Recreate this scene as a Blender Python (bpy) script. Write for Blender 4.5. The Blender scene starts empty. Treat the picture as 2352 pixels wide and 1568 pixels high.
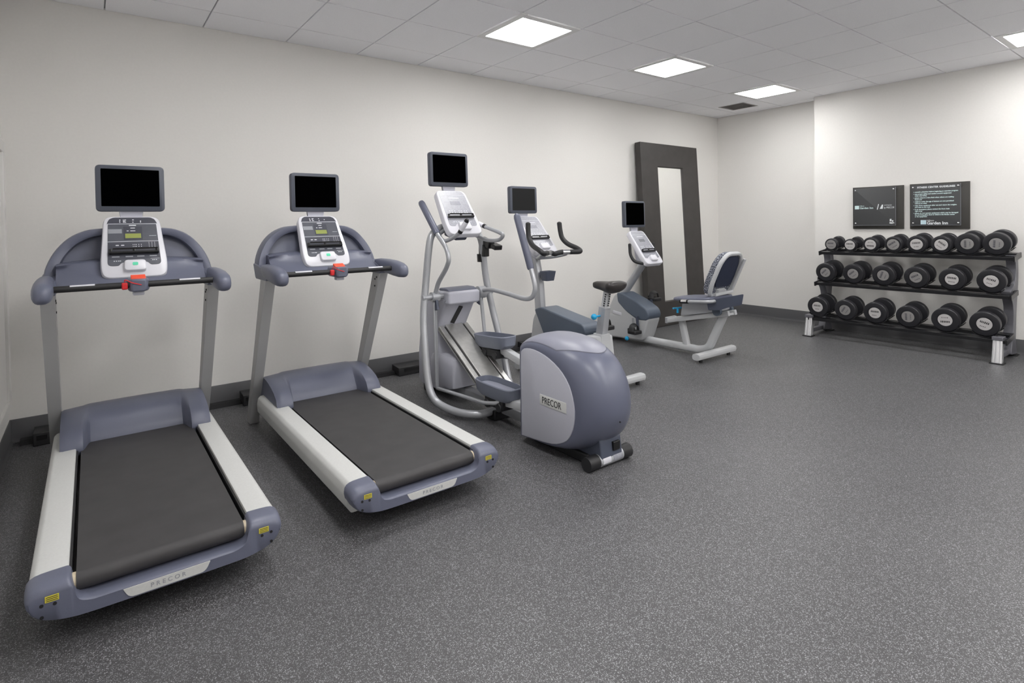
import bpy, bmesh, math, random
from mathutils import Vector, Matrix
random.seed(7)
PI = math.pi
COL = bpy.context.scene.collection
SC = bpy.context.scene

# ---------------------------------------------------------------- materials
def mat(name, col, rough=0.5, metal=0.0, spec=0.5, emit=None, estr=0.0, var=0.0, vscale=40, bump=0.0, bscale=200):
    m = bpy.data.materials.new(name); m.use_nodes = True
    nt = m.node_tree; b = nt.nodes['Principled BSDF']
    b.inputs['Base Color'].default_value = (*col, 1)
    b.inputs['Roughness'].default_value = rough
    b.inputs['Metallic'].default_value = metal
    b.inputs['Specular IOR Level'].default_value = spec
    if emit:
        b.inputs['Emission Color'].default_value = (*emit, 1); b.inputs['Emission Strength'].default_value = estr
    if var or bump:
        tc = nt.nodes.new('ShaderNodeTexCoord')
    if var:
        n = nt.nodes.new('ShaderNodeTexNoise'); n.inputs['Scale'].default_value = vscale; n.inputs['Detail'].default_value = 4
        r = nt.nodes.new('ShaderNodeValToRGB')
        r.color_ramp.elements[0].position = 0.3; r.color_ramp.elements[1].position = 0.7
        r.color_ramp.elements[0].color = (*[c * (1 - var) for c in col], 1)
        r.color_ramp.elements[1].color = (*[min(1, c * (1 + var)) for c in col], 1)
        nt.links.new(tc.outputs['Object'], n.inputs['Vector']); nt.links.new(n.outputs['Fac'], r.inputs['Fac'])
        nt.links.new(r.outputs['Color'], b.inputs['Base Color'])
    if bump:
        n2 = nt.nodes.new('ShaderNodeTexNoise'); n2.inputs['Scale'].default_value = bscale
        bp = nt.nodes.new('ShaderNodeBump'); bp.inputs['Strength'].default_value = bump; bp.inputs['Distance'].default_value = 0.002
        nt.links.new(tc.outputs['Object'], n2.inputs['Vector']); nt.links.new(n2.outputs['Fac'], bp.inputs['Height'])
        nt.links.new(bp.outputs['Normal'], b.inputs['Normal'])
    return m

M = {}
M['wall'] = mat('wall_paint', (.765, .75, .725), .85, var=.012, vscale=60, bump=.15, bscale=350)
M['ceil'] = mat('ceiling_tile', (.92, .92, .95), .9, var=.03, vscale=160, bump=.3, bscale=400)
M['grid'] = mat('ceiling_grid', (.40, .40, .41), .6)
M['base'] = mat('vinyl_baseboard', (.085, .085, .09), .5)
M['slate'] = mat('slate_plastic', (.118, .127, .178), .40, var=.03, vscale=300, bump=.05, bscale=900)
M['slate_dark'] = mat('dark_slate_plastic', (.062, .072, .105), .45)
M['slate_bike'] = mat('bike_slate_plastic', (.085, .107, .145), .38)
M['lilac'] = mat('light_grey_plastic', (.46, .465, .53), .42, var=.02, vscale=300)
M['silver'] = mat('silver_paint', (.42, .43, .455), .32, metal=.35)
M['silver_dk'] = mat('grey_upright_paint', (.40, .40, .405), .4, metal=.15)
M['rail'] = mat('platform_grey', (.56, .565, .555), .5, var=.03, vscale=120)
M['white'] = mat('white_plastic', (.64, .64, .69), .35)
M['bikewhite'] = mat('bike_white_paint', (.49, .50, .515), .35)
M['black'] = mat('black_rubber', (.014, .014, .016), .5)
M['blackgloss'] = mat('black_gloss', (.006, .006, .007), .3)
M['screen'] = mat('black_screen', (.0006, .0006, .0007), .6, spec=.0)
M['screen_grey'] = mat('dark_grey_screen', (.017, .017, .0175), .5, spec=.1)
M['bezel'] = mat('monitor_bezel', (.072, .08, .105), .4)
M['face'] = mat('console_face', (.075, .08, .10), .4, var=.05, vscale=40)
M['face_dk'] = mat('console_face_dark', (.045, .047, .065), .4)
M['face_lt'] = mat('console_face_light', (.30, .305, .345), .35, var=.12, vscale=70)
M['face_mid'] = mat('console_face_mid', (.20, .205, .24), .35, var=.1, vscale=70)
M['mark'] = mat('light_print', (.62, .63, .68), .5)
M['mark_gray'] = mat('grey_print', (.26, .27, .30), .5)
M['lcd'] = mat('lcd_green', (.22, .25, .06), .4, emit=(.30, .36, .07), estr=.08)
M['slate_gloss'] = mat('glossy_slate_plastic', (.118, .127, .18), .34)
M['lid'] = mat('housing_lid_grey', (.225, .23, .285), .38)
M['navy'] = mat('navy_back_shell', (.018, .024, .05), .5)
M['green'] = mat('green_button', (.10, .62, .38), .4)
M['red'] = mat('red_plastic', (.62, .02, .025), .35)
M['orange'] = mat('red_orange_button', (.85, .10, .05), .4)
M['yellow'] = mat('yellow_label', (.62, .55, .06), .5)
M['cream'] = mat('cream_roller', (.62, .53, .38), .4)
M['chrome'] = mat('chrome', (.72, .72, .74), .18, metal=1.0)
M['brushed'] = mat('brushed_steel', (.55, .545, .53), .33, metal=.75, var=.08, vscale=25)
M['steelcap'] = mat('dumbbell_cap_steel', (.34, .33, .325), .45, metal=.3)
M['steelcap_lt'] = mat('dumbbell_cap_bright', (.62, .60, .60), .45, metal=.2)
M['ink'] = mat('dark_print', (.02, .02, .022), .6)
M['rubber'] = mat('dumbbell_urethane', (.017, .017, .021), .42)
M['tray'] = mat('rack_tray_black', (.012, .012, .014), .3)
M['rackpost'] = mat('rack_frame_grey', (.155, .155, .175), .4, metal=.3)
M['rackleg'] = mat('rack_leg_bright', (.72, .72, .74), .25, metal=.6)
M['frame'] = mat('mirror_frame_espresso', (.042, .038, .036), .5, var=.12, vscale=8)
M['mirror'] = mat('mirror_glass', (.97, .975, .96), .015, metal=1.0)
M['signback'] = mat('sign_backboard', (.040, .038, .034), .5)
M['signface'] = mat('sign_panel', (.062, .064, .067), .55)
M['signink'] = mat('sign_print', (.62, .78, .78), .5)
M['signwhite'] = mat('sign_print_white', (.78, .82, .84), .5)
M['signblue'] = mat('sign_logo_blue', (.55, .72, .78), .5)
M['blue'] = mat('blue_knob', (.01, .33, .62), .35)
M['saddle'] = mat('saddle_vinyl', (.030, .026, .026), .4)
M['pedal'] = mat('footplate_plastic', (.17, .185, .235), .45)
M['pedal_in'] = mat('footplate_pad', (.25, .26, .32), .5)
M['vent'] = mat('vent_metal', (.30, .285, .28), .5)
M['ventdark'] = mat('vent_cavity', (.16, .15, .15), .8)
M['lampframe'] = mat('lamp_frame_white', (.75, .75, .75), .4)
M['lamp'] = mat('lamp_diffuser', (.9, .9, .9), .5, emit=(1, .99, .975), estr=15.5)
M['winwhite'] = mat('white_trim', (.72, .71, .69), .4)

def floor_mat():
    m = bpy.data.materials.new('speckled_rubber'); m.use_nodes = True
    nt = m.node_tree; N = nt.nodes; L = nt.links; b = N['Principled BSDF']
    b.inputs['Roughness'].default_value = .46; b.inputs['Specular IOR Level'].default_value = .5
    tc = N.new('ShaderNodeTexCoord')
    def flecks(scale, rad, frac):
        v = N.new('ShaderNodeTexVoronoi'); v.inputs['Scale'].default_value = scale
        L.new(tc.outputs['Object'], v.inputs['Vector'])
        a = N.new('ShaderNodeMath'); a.operation = 'LESS_THAN'; a.inputs[1].default_value = rad; L.new(v.outputs['Distance'], a.inputs[0])
        sx = N.new('ShaderNodeSeparateColor'); L.new(v.outputs['Color'], sx.inputs['Color'])
        c = N.new('ShaderNodeMath'); c.operation = 'LESS_THAN'; c.inputs[1].default_value = frac; L.new(sx.outputs['Red'], c.inputs[0])
        d = N.new('ShaderNodeMath'); d.operation = 'MULTIPLY'; L.new(a.outputs[0], d.inputs[0]); L.new(c.outputs[0], d.inputs[1])
        e = N.new('ShaderNodeMath'); e.operation = 'MULTIPLY'; L.new(d.outputs[0], e.inputs[0]); L.new(sx.outputs['Green'], e.inputs[1])
        return e
    f1 = flecks(190, .42, .45); f2 = flecks(330, .48, .50)
    mx = N.new('ShaderNodeMath'); mx.operation = 'MAXIMUM'; L.new(f1.outputs[0], mx.inputs[0]); L.new(f2.outputs[0], mx.inputs[1])
    n = N.new('ShaderNodeTexNoise'); n.inputs['Scale'].default_value = 1.1; n.inputs['Detail'].default_value = 3; L.new(tc.outputs['Object'], n.inputs['Vector'])
    r = N.new('ShaderNodeValToRGB'); L.new(n.outputs['Fac'], r.inputs['Fac'])
    r.color_ramp.elements[0].color = (.053, .0525, .0555, 1); r.color_ramp.elements[1].color = (.066, .0655, .0685, 1)
    r.color_ramp.elements[0].position = .35; r.color_ramp.elements[1].position = .7
    mix = N.new('ShaderNodeMix'); mix.data_type = 'RGBA'; L.new(mx.outputs[0], mix.inputs['Factor'])
    L.new(r.outputs['Color'], mix.inputs['A']); mix.inputs['B'].default_value = (.30, .30, .315, 1)
    L.new(mix.outputs['Result'], b.inputs['Base Color'])
    bp = N.new('ShaderNodeBump'); bp.inputs['Strength'].default_value = .12; bp.inputs['Distance'].default_value = .001
    n2 = N.new('ShaderNodeTexNoise'); n2.inputs['Scale'].default_value = 260; L.new(tc.outputs['Object'], n2.inputs['Vector'])
    L.new(n2.outputs['Fac'], bp.inputs['Height']); L.new(bp.outputs['Normal'], b.inputs['Normal'])
    return m
M['floor'] = floor_mat()

def belt_mat():
    m = mat('running_belt', (.042, .040, .042), .6, var=.12, vscale=9)
    return m
M['belt'] = belt_mat()

def mesh_fabric():
    m = bpy.data.materials.new('patterned_mesh_fabric'); m.use_nodes = True
    nt = m.node_tree; N = nt.nodes; L = nt.links; b = N['Principled BSDF']; b.inputs['Roughness'].default_value = .7
    tc = N.new('ShaderNodeTexCoord'); v = N.new('ShaderNodeTexVoronoi'); v.inputs['Scale'].default_value = 62; v.feature = 'DISTANCE_TO_EDGE'
    L.new(tc.outputs['Object'], v.inputs['Vector'])
    r = N.new('ShaderNodeValToRGB'); r.color_ramp.elements[0].position = .045; r.color_ramp.elements[1].position = .09
    r.color_ramp.elements[0].color = (.42, .44, .50, 1); r.color_ramp.elements[1].color = (.018, .024, .045, 1)
    L.new(v.outputs['Distance'], r.inputs['Fac']); L.new(r.outputs['Color'], b.inputs['Base Color'])
    return m
M['fabric'] = mesh_fabric()

# ---------------------------------------------------------------- mesh builder
ORG = Vector((0, 0, 0))          # subtracted from every vertex: the base point of the thing being built

def cat(pts, k):                 # Catmull-Rom refinement of a path
    P = [Vector(p) for p in pts]
    if k <= 1: return P
    out = []
    for i in range(len(P) - 1):
        p0 = P[i - 1] if i else P[i] * 2 - P[i + 1]
        p1, p2 = P[i], P[i + 1]
        p3 = P[i + 2] if i + 2 < len(P) else P[i + 1] * 2 - P[i]
        for j in range(k):
            t = j / k
            out.append(.5 * ((2 * p1) + (p2 - p0) * t + (2 * p0 - 5 * p1 + 4 * p2 - p3) * t * t + (3 * p1 - p0 - 3 * p2 + p3) * t ** 3))
    out.append(P[-1]); return out

def fillet(pts, r, n=5):         # round the inner corners of a polyline
    P = [Vector(p) for p in pts]; out = [P[0]]
    for i in range(1, len(P) - 1):
        a, b, c = P[i - 1], P[i], P[i + 1]
        d1 = (a - b); d2 = (c - b)
        rr = min(r, d1.length * .49, d2.length * .49)
        s = b + d1.normalized() * rr; e = b + d2.normalized() * rr
        for j in range(n + 1):
            t = j / n; out.append(s.lerp(b, t).lerp(b.lerp(e, t), t))
    out.append(P[-1]); return out

def rpoly(pts, r, n=4):          # closed 2-D polygon with rounded corners; r a number or one per corner
    out = []; k = len(pts)
    for i in range(k):
        a, b, c = Vector(pts[i - 1]), Vector(pts[i]), Vector(pts[(i + 1) % k])
        ri = r[i] if isinstance(r, (list, tuple)) else r
        if ri <= 1e-6: out.append(b); continue
        d1, d2 = a - b, c - b
        rr = min(ri, d1.length * .48, d2.length * .48)
        s = b + d1.normalized() * rr; e = b + d2.normalized() * rr
        for j in range(n + 1):
            t = j / n; out.append(s.lerp(b, t).lerp(b.lerp(e, t), t))
    return out

def rrect(w, h, r, cx=0, cy=0, n=4):
    return rpoly([(cx - w / 2, cy - h / 2), (cx + w / 2, cy - h / 2), (cx + w / 2, cy + h / 2), (cx - w / 2, cy + h / 2)], r, n)

def inset(poly, d):              # approximate inward offset of a 2-D polygon
    n = len(poly); out = []
    A = sum(poly[i][0] * poly[(i + 1) % n][1] - poly[(i + 1) % n][0] * poly[i][1] for i in range(n))
    s = 1 if A > 0 else -1
    for i in range(n):
        a, b, c = Vector(poly[i - 1]), Vector(poly[i]), Vector(poly[(i + 1) % n])
        e1 = (b - a); e2 = (c - b)
        if e1.length < 1e-9: e1 = e2
        if e2.length < 1e-9: e2 = e1
        e1.normalize(); e2.normalize()
        n1 = Vector((-e1.y, e1.x)) * s; n2 = Vector((-e2.y, e2.x)) * s
        m = n1 + n2
        if m.length < 1e-6: m = n1
        m.normalize(); k = max(.5, m.dot(n1)); out.append(b + m * d / k)
    return out

class MB:
    def __init__(s): s.v = []; s.f = []
    def add(s, vs, fs):
        o = len(s.v); s.v += [Vector(v) for v in vs]; s.f += [tuple(i + o for i in f) for f in fs]; return s
    def box(s, c, d, rot=None):
        c = Vector(c); vs = []
        for z in (-.5, .5):
            for x, y in ((-.5, -.5), (.5, -.5), (.5, .5), (-.5, .5)):
                p = Vector((x * d[0], y * d[1], z * d[2]))
                if rot: p = rot @ p
                vs.append(c + p)
        return s.add(vs, [(3, 2, 1, 0), (4, 5, 6, 7), (0, 1, 5, 4), (1, 2, 6, 5), (2, 3, 7, 6), (3, 0, 4, 7)])
    def loft(s, rings, closed=True, cap0=True, cap1=True):
        n = len(rings[0]); vs = [p for r in rings for p in r]; fs = []
        for i in range(len(rings) - 1):
            for j in range(n if closed else n - 1):
                k = (j + 1) % n
                fs.append((i * n + j, i * n + k, (i + 1) * n + k, (i + 1) * n + j))
        if cap0: fs.append(tuple(range(n))[::-1])
        if cap1: fs.append(tuple((len(rings) - 1) * n + j for j in range(n)))
        return s.add(vs, fs)
    def prism(s, poly, ax, a, b):
        def P(p, t): return {'X': (t, p[0], p[1]), 'Y': (p[0], t, p[1]), 'Z': (p[0], p[1], t)}[ax]
        return s.loft([[P(p, a) for p in poly], [P(p, b) for p in poly]])
    def slab(s, poly, o, u, v, n, z0, z1, bev=0.0):   # outline poly (2-D) on plane o,u,v raised from z0 to z1 along n, front edge bevelled
        o, u, v, n = map(Vector, (o, u, v, n))
        def R(pl, z): return [o + u * p[0] + v * p[1] + n * z for p in pl]
        if bev: rs = [R(poly, z0), R(poly, z1 - bev), R(inset(poly, bev * .35), z1 - bev * .3), R(inset(poly, bev), z1)]
        else: rs = [R(poly, z0), R(poly, z1)]
        return s.loft(rs)
    def tube(s, pts, r, n=12, prof=None, up=None, cap=True):
        P = [Vector(p) for p in pts]; k = len(P)
        R = r if isinstance(r, (list, tuple)) else [r] * k
        T = []
        for i in range(k):
            a = P[i] - P[i - 1] if i else P[1] - P[0]
            b = P[i + 1] - P[i] if i < k - 1 else a
            t = a.normalized() + b.normalized()
            T.append(t.normalized() if t.length > 1e-6 else a.normalized())
        ref = Vector(up) if up else (Vector((0, 0, 1)) if abs(T[0].z) < .9 else Vector((1, 0, 0)))
        N = (ref - T[0] * ref.dot(T[0])).normalized(); rings = []
        pr = prof or [(math.cos(2 * PI * j / n), math.sin(2 * PI * j / n)) for j in range(n)]
        for i in range(k):
            if i:
                N = (N - T[i] * N.dot(T[i])).normalized()
            B = T[i].cross(N)
            rings.append([P[i] + N * (q[0] * R[i]) + B * (q[1] * R[i]) for q in pr])
        return s.loft(rings, cap0=cap, cap1=cap)
    def bar(s, pts, w, h, up=None, rad=.25):   # rectangular section: h along up, w across
        return s.tube(pts, 1.0, prof=rrect(h, w, min(w, h) * rad, n=2), up=up)
    def lathe(s, prof, o, d, n=24):            # prof (distance along d, radius)
        o, d = Vector(o), Vector(d).normalized()
        ref = Vector((0, 0, 1)) if abs(d.z) < .9 else Vector((1, 0, 0))
        a = (ref - d * ref.dot(d)).normalized(); b = d.cross(a)
        rings = [[o + d * t + (a * math.cos(2 * PI * j / n) + b * math.sin(2 * PI * j / n)) * max(r, 1e-4) for j in range(n)] for t, r in prof]
        return s.loft(rings)
    def cyl(s, p0, p1, r, n=20):
        p0, p1 = Vector(p0), Vector(p1)
        return s.lathe([(0, r), ((p1 - p0).length, r)], p0, p1 - p0, n)
    def ell(s, c, r, n=16, m=10):
        c = Vector(c); rings = []
        for i in range(m + 1):
            th = PI * i / m; q = max(math.sin(th), 1e-3)
            rings.append([c + Vector((r[0] * q * math.cos(2 * PI * j / n), r[1] * q * math.sin(2 * PI * j / n), -r[2] * math.cos(th))) for j in range(n)])
        return s.loft(rings)
    def build(s, name, m, parent=None, bevel=0.0, seg=2, ang=38, sub=0, weld=False):
        me = bpy.data.meshes.new(name); bm = bmesh.new()
        vs = [bm.verts.new(v - ORG) for v in s.v]
        for f in s.f:
            try: bm.faces.new([vs[i] for i in f])
            except ValueError: pass
        if weld: bmesh.ops.remove_doubles(bm, verts=bm.verts, dist=1e-5)
        bmesh.ops.recalc_face_normals(bm, faces=bm.faces)
        bm.to_mesh(me); bm.free()
        me.materials.append(M[m] if isinstance(m, str) else m)
        for p in me.polygons: p.use_smooth = True
        me.set_sharp_from_angle(angle=math.radians(ang))
        o = bpy.data.objects.new(name, me); COL.objects.link(o)
        if parent: o.parent = parent
        if bevel:
            b = o.modifiers.new('bevel', 'BEVEL'); b.width = bevel; b.segments = seg; b.limit_method = 'ANGLE'; b.angle_limit = math.radians(35)
        if sub:
            b = o.modifiers.new('sub', 'SUBSURF'); b.levels = sub; b.render_levels = sub
        return o

def thing(name, label, cat_, loc, group=None):
    global ORG
    o = bpy.data.objects.new(name, None); COL.objects.link(o); o.location = loc
    o.empty_display_size = .1
    o['label'] = label; o['category'] = cat_
    if group: o['group'] = group
    ORG = Vector(loc); return o
def tag(o, label, cat_, group=None):
    o['label'] = label; o['category'] = cat_
    if group: o['group'] = group
    return o
def struct(name, mb, m, **k):
    global ORG
    ORG = Vector((0, 0, 0)); o = mb.build(name, m, None, **k); o['kind'] = 'structure'; return o
def text(name, body, size, loc, u, v, m, parent, ax='CENTER', spacing=1.0, ext=.0006, sx=1.0, sheer=0.0, bold=0.0):
    c = bpy.data.curves.new(name, 'FONT'); c.body = body; c.size = size; c.align_x = ax; c.align_y = 'CENTER'; c.extrude = ext
    c.space_character = spacing; c.resolution_u = 3; c.shear = sheer
    c.materials.append(M[m])
    o = bpy.data.objects.new(name, c); COL.objects.link(o)
    u, v = Vector(u).normalized(), Vector(v).normalized(); n = u.cross(v)
    mt = Matrix((u, v, n)).transposed().to_4x4(); mt.translation = Vector(loc) - ORG
    c.offset = bold
    dg = bpy.context.evaluated_depsgraph_get(); dg.update()
    me = bpy.data.meshes.new_from_object(o.evaluated_get(dg)); me.transform(mt @ Matrix.Diagonal((sx, 1, 1, 1)))
    bpy.data.objects.remove(o); bpy.data.curves.remove(c)
    if not me.materials: me.materials.append(M[m])
    o = bpy.data.objects.new(name, me); COL.objects.link(o); o.parent = parent; return o
def copy_tree(o, parent=None):
    c = o.copy(); COL.objects.link(c)
    if parent: c.parent = parent
    for ch in list(o.children): copy_tree(ch, c)
    return c

# ---------------------------------------------------------------- room
H = 2.945; XL = -8.116; YF = -6.6; XR = 0.0; XB = -.253; YB = -1.543
CAM = (-7.667, -4.906, 1.388)
struct('floor', MB().box(((XL + .2) / 2 - .1, YF / 2, -.05), (-XL + .6, -YF + .4, .1)), 'floor')
struct('wall_back', MB().box((XL / 2, .075, H / 2 + .1), (-XL + .5, .15, H + .3)), 'wall')
wr = MB().prism([(XR, 0), (XR, YB), (XB, YB), (XB, YF - .1), (.3, YF - .1), (.3, 0)], 'Z', -.05, H + .2)
struct('wall_right', wr, 'wall')
struct('wall_left', MB().box((XL - .075, YF / 2, H / 2 + .1), (.15, -YF + .4, H + .3)), 'wall')
struct('wall_front', MB().box((XL / 2, YF - .075, H / 2 + .1), (-XL + .5, .15, H + .3)), 'wall')
def base(name, p, q, nrm):
    p, q, nrm = Vector(p), Vector(q), Vector(nrm)
    prof = [(0, 0), (.018, 0), (.010, .012), (.006, .03), (.006, .144), (.003, .149), (0, .15)]
    rs = [[e + nrm * a + Vector((0, 0, b)) for a, b in prof] for e in (p, q)]
    return MB().loft(rs)
struct('baseboard_back', base('b', (XL, 0, 0), (XR, 0, 0), (0, -1, 0)), 'base')
b = base('b', (XR, 0, 0), (XR, YB, 0), (-1, 0, 0)); b2 = base('b', (XB, YB, 0), (XB, YF, 0), (-1, 0, 0))
b.add(b2.v, b2.f); b3 = base('b', (XR, YB, 0), (XB, YB, 0), (0, 1, 0)); b.add(b3.v, b3.f)
struct('baseboard_right', b, 'base')
struct('baseboard_left', base('b', (XL, 0, 0), (XL, YF, 0), (1, 0, 0)), 'base')

# ceiling: lay-in tiles with narrow reveals, lights and a grille take the place of tiles
T = .616; TY = .630; GX = -5.085 - 5 * T; GY = -.397
LIGHTS = [(5, 1), (8, 1), (11, 1), (11, 5), (8, 7), (5, 5), (2, 2), (2, 5), (5, 9), (8, 9), (5, 7), (11, 8), (2, 7)]  # panels missing from LL are unseen, added to brighten the room
cm = MB(); gm = MB()
gm.box((XL / 2, YF / 2, H + .045), (-XL + .3, -YF + .3, .06))
for i in range(-1, 14):
    for j in range(-1, 11):
        if (i, j) in LIGHTS: continue
        x0 = max(GX + T * i, XL); x1 = min(GX + T * (i + 1), XR)
        y1 = min(GY - TY * j, 0); y0 = max(GY - TY * (j + 1), YF)
        if x1 - x0 < .03 or y1 - y0 < .03: continue
        g = .005
        a, b_, c_, d_ = x0 + g, x1 - g, y0 + g, y1 - g
        if (i, j) == (12, 0): continue
        cm.box(((a + b_) / 2, (c_ + d_) / 2, H + .009), (b_ - a, d_ - c_, .018))
# the tile that holds the air grille, cut round it
vx0, vx1, vy0, vy1 = -.735, -.365, -.855, -.485
a, b_, c_, d_ = GX + T * 12 + .005, GX + T * 13 - .005, GY - TY + .005, GY - .005
for q in ((a, vx0, c_, d_), (vx1, b_, c_, d_), (vx0, vx1, c_, vy0), (vx0, vx1, vy1, d_)):
    cm.box(((q[0] + q[1]) / 2, (q[2] + q[3]) / 2, H + .009), (q[1] - q[0], q[3] - q[2], .018))
struct('ceiling', cm, 'ceil')
struct('trim_1', gm, 'grid')

# left wall: white-framed window, seen edge-on
w = MB()
for y0, y1, z0, z1 in ((-.18, -.10, .31, 1.89), (-2.6, -2.52, .31, 1.89), (-2.6, -.10, .24, .31), (-2.6, -.10, 1.89, 1.96)):
    w.box((XL + .012, (y0 + y1) / 2, (z0 + z1) / 2), (.024, y1 - y0, z1 - z0))
w.box((XL + .004, -1.35, 1.10), (.008, 2.4, 1.65))
struct('window_1', w, 'winwhite', bevel=.003)

# ceiling lights
LL = {(5, 1): 'square ceiling light panel nearest the treadmills, brightest and largest in view',
      (8, 1): 'middle ceiling light panel of the row, above the upright bike and recumbent bike',
      (11, 1): 'farthest ceiling light panel of the row, beside the dark air grille',
      (11, 5): 'ceiling light panel above the dumbbell rack, cut by the picture edge'}
for (i, j) in LIGHTS:
    x, y = GX + T * (i + .5), GY - TY * (j + .5)
    t = thing('ceiling_light', LL.get((i, j), 'square flush ceiling light panel out of view, added to brighten the room'), 'ceiling light', (x, y, H), 'recessed square ceiling lights')
    o = T / 2 - .004; k = T / 2 - .058
    f = MB()
    for s1 in (-1, 1):
        f.box((x + s1 * (o + k) / 2, y, H + .0), (o - k, 2 * o, .016)); f.box((x, y + s1 * (o + k) / 2, H + .0), (2 * k, o - k, .016))
    f.build('frame', 'lampframe', t, bevel=.003)
    MB().box((x, y, H + .006), (2 * k, 2 * k, .012)).build('diffuser', 'lamp', t, bevel=.004)

# air grille
t = thing('air_vent', 'dark louvred air grille in the ceiling beyond the farthest light panel', 'vent', ((vx0 + vx1) / 2, (vy0 + vy1) / 2, H))
f = MB()
f.box((vx0 + .012, (vy0 + vy1) / 2, H + .004), (.024, vy1 - vy0, .012)); f.box((vx1 - .012, (vy0 + vy1) / 2, H + .004), (.024, vy1 - vy0, .012))
f.box(((vx0 + vx1) / 2, vy0 + .012, H + .004), (vx1 - vx0, .024, .012)); f.box(((vx0 + vx1) / 2, vy1 - .012, H + .004), (vx1 - vx0, .024, .012))
f.build('frame', 'vent', t)
f = MB()
for k in range(14):
    y = vy0 + .03 + k * (vy1 - vy0 - .06) / 13
    f.box(((vx0 + vx1) / 2, y, H + .008), (vx1 - vx0 - .04, .018, .003), Matrix.Rotation(.7, 3, 'X'))
f.build('louvre', 'vent', t)
MB().box(((vx0 + vx1) / 2, (vy0 + vy1) / 2, H + .016), (vx1 - vx0 - .002, vy1 - vy0 - .002, .002)).build('backing', 'ventdark', t)

# ---------------------------------------------------------------- shared: monitor + console
def monitor(t, cx, cy, cz, w, h, tilt=0.0, screen='screen', m='bezel', neck=True, wm=(.039, .032)):
    u = Vector((1, 0, 0)); v = Vector((0, math.sin(tilt), math.cos(tilt))); n = u.cross(v)   # n faces -Y
    o = Vector((cx, cy, cz)); out = rrect(w, h, .026, n=5)
    mo = MB().slab(out, o, u, v, n, -.045, .0, .006).build('monitor', m, t, ang=30)
    MB().slab(rrect(w * .82, h * .8, .02), o, u, v, n, -.062, -.0452).build('back_cover', 'white', mo)
    MB().slab(rrect(w - 2 * wm[0] + .026, h - 2 * wm[1] + .012, .004), o + v * .004, u, v, n, -.001, .0012).build('screen', screen, mo)
    if neck:
        a = o - v * (h / 2 - .012) - n * .03
        MB().loft([[a + u * (sx * .062) + n * (sy * .013) + v * .01 for sx, sy in ((-1, -1), (1, -1), (1, 1), (-1, 1))],
                   [a + u * (sx * .050) + n * (sy * .014) - v * .075 for sx, sy in ((-1, -1), (1, -1), (1, 1), (-1, 1))]]).build('monitor_neck', 'lilac', t, bevel=.003)

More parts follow.
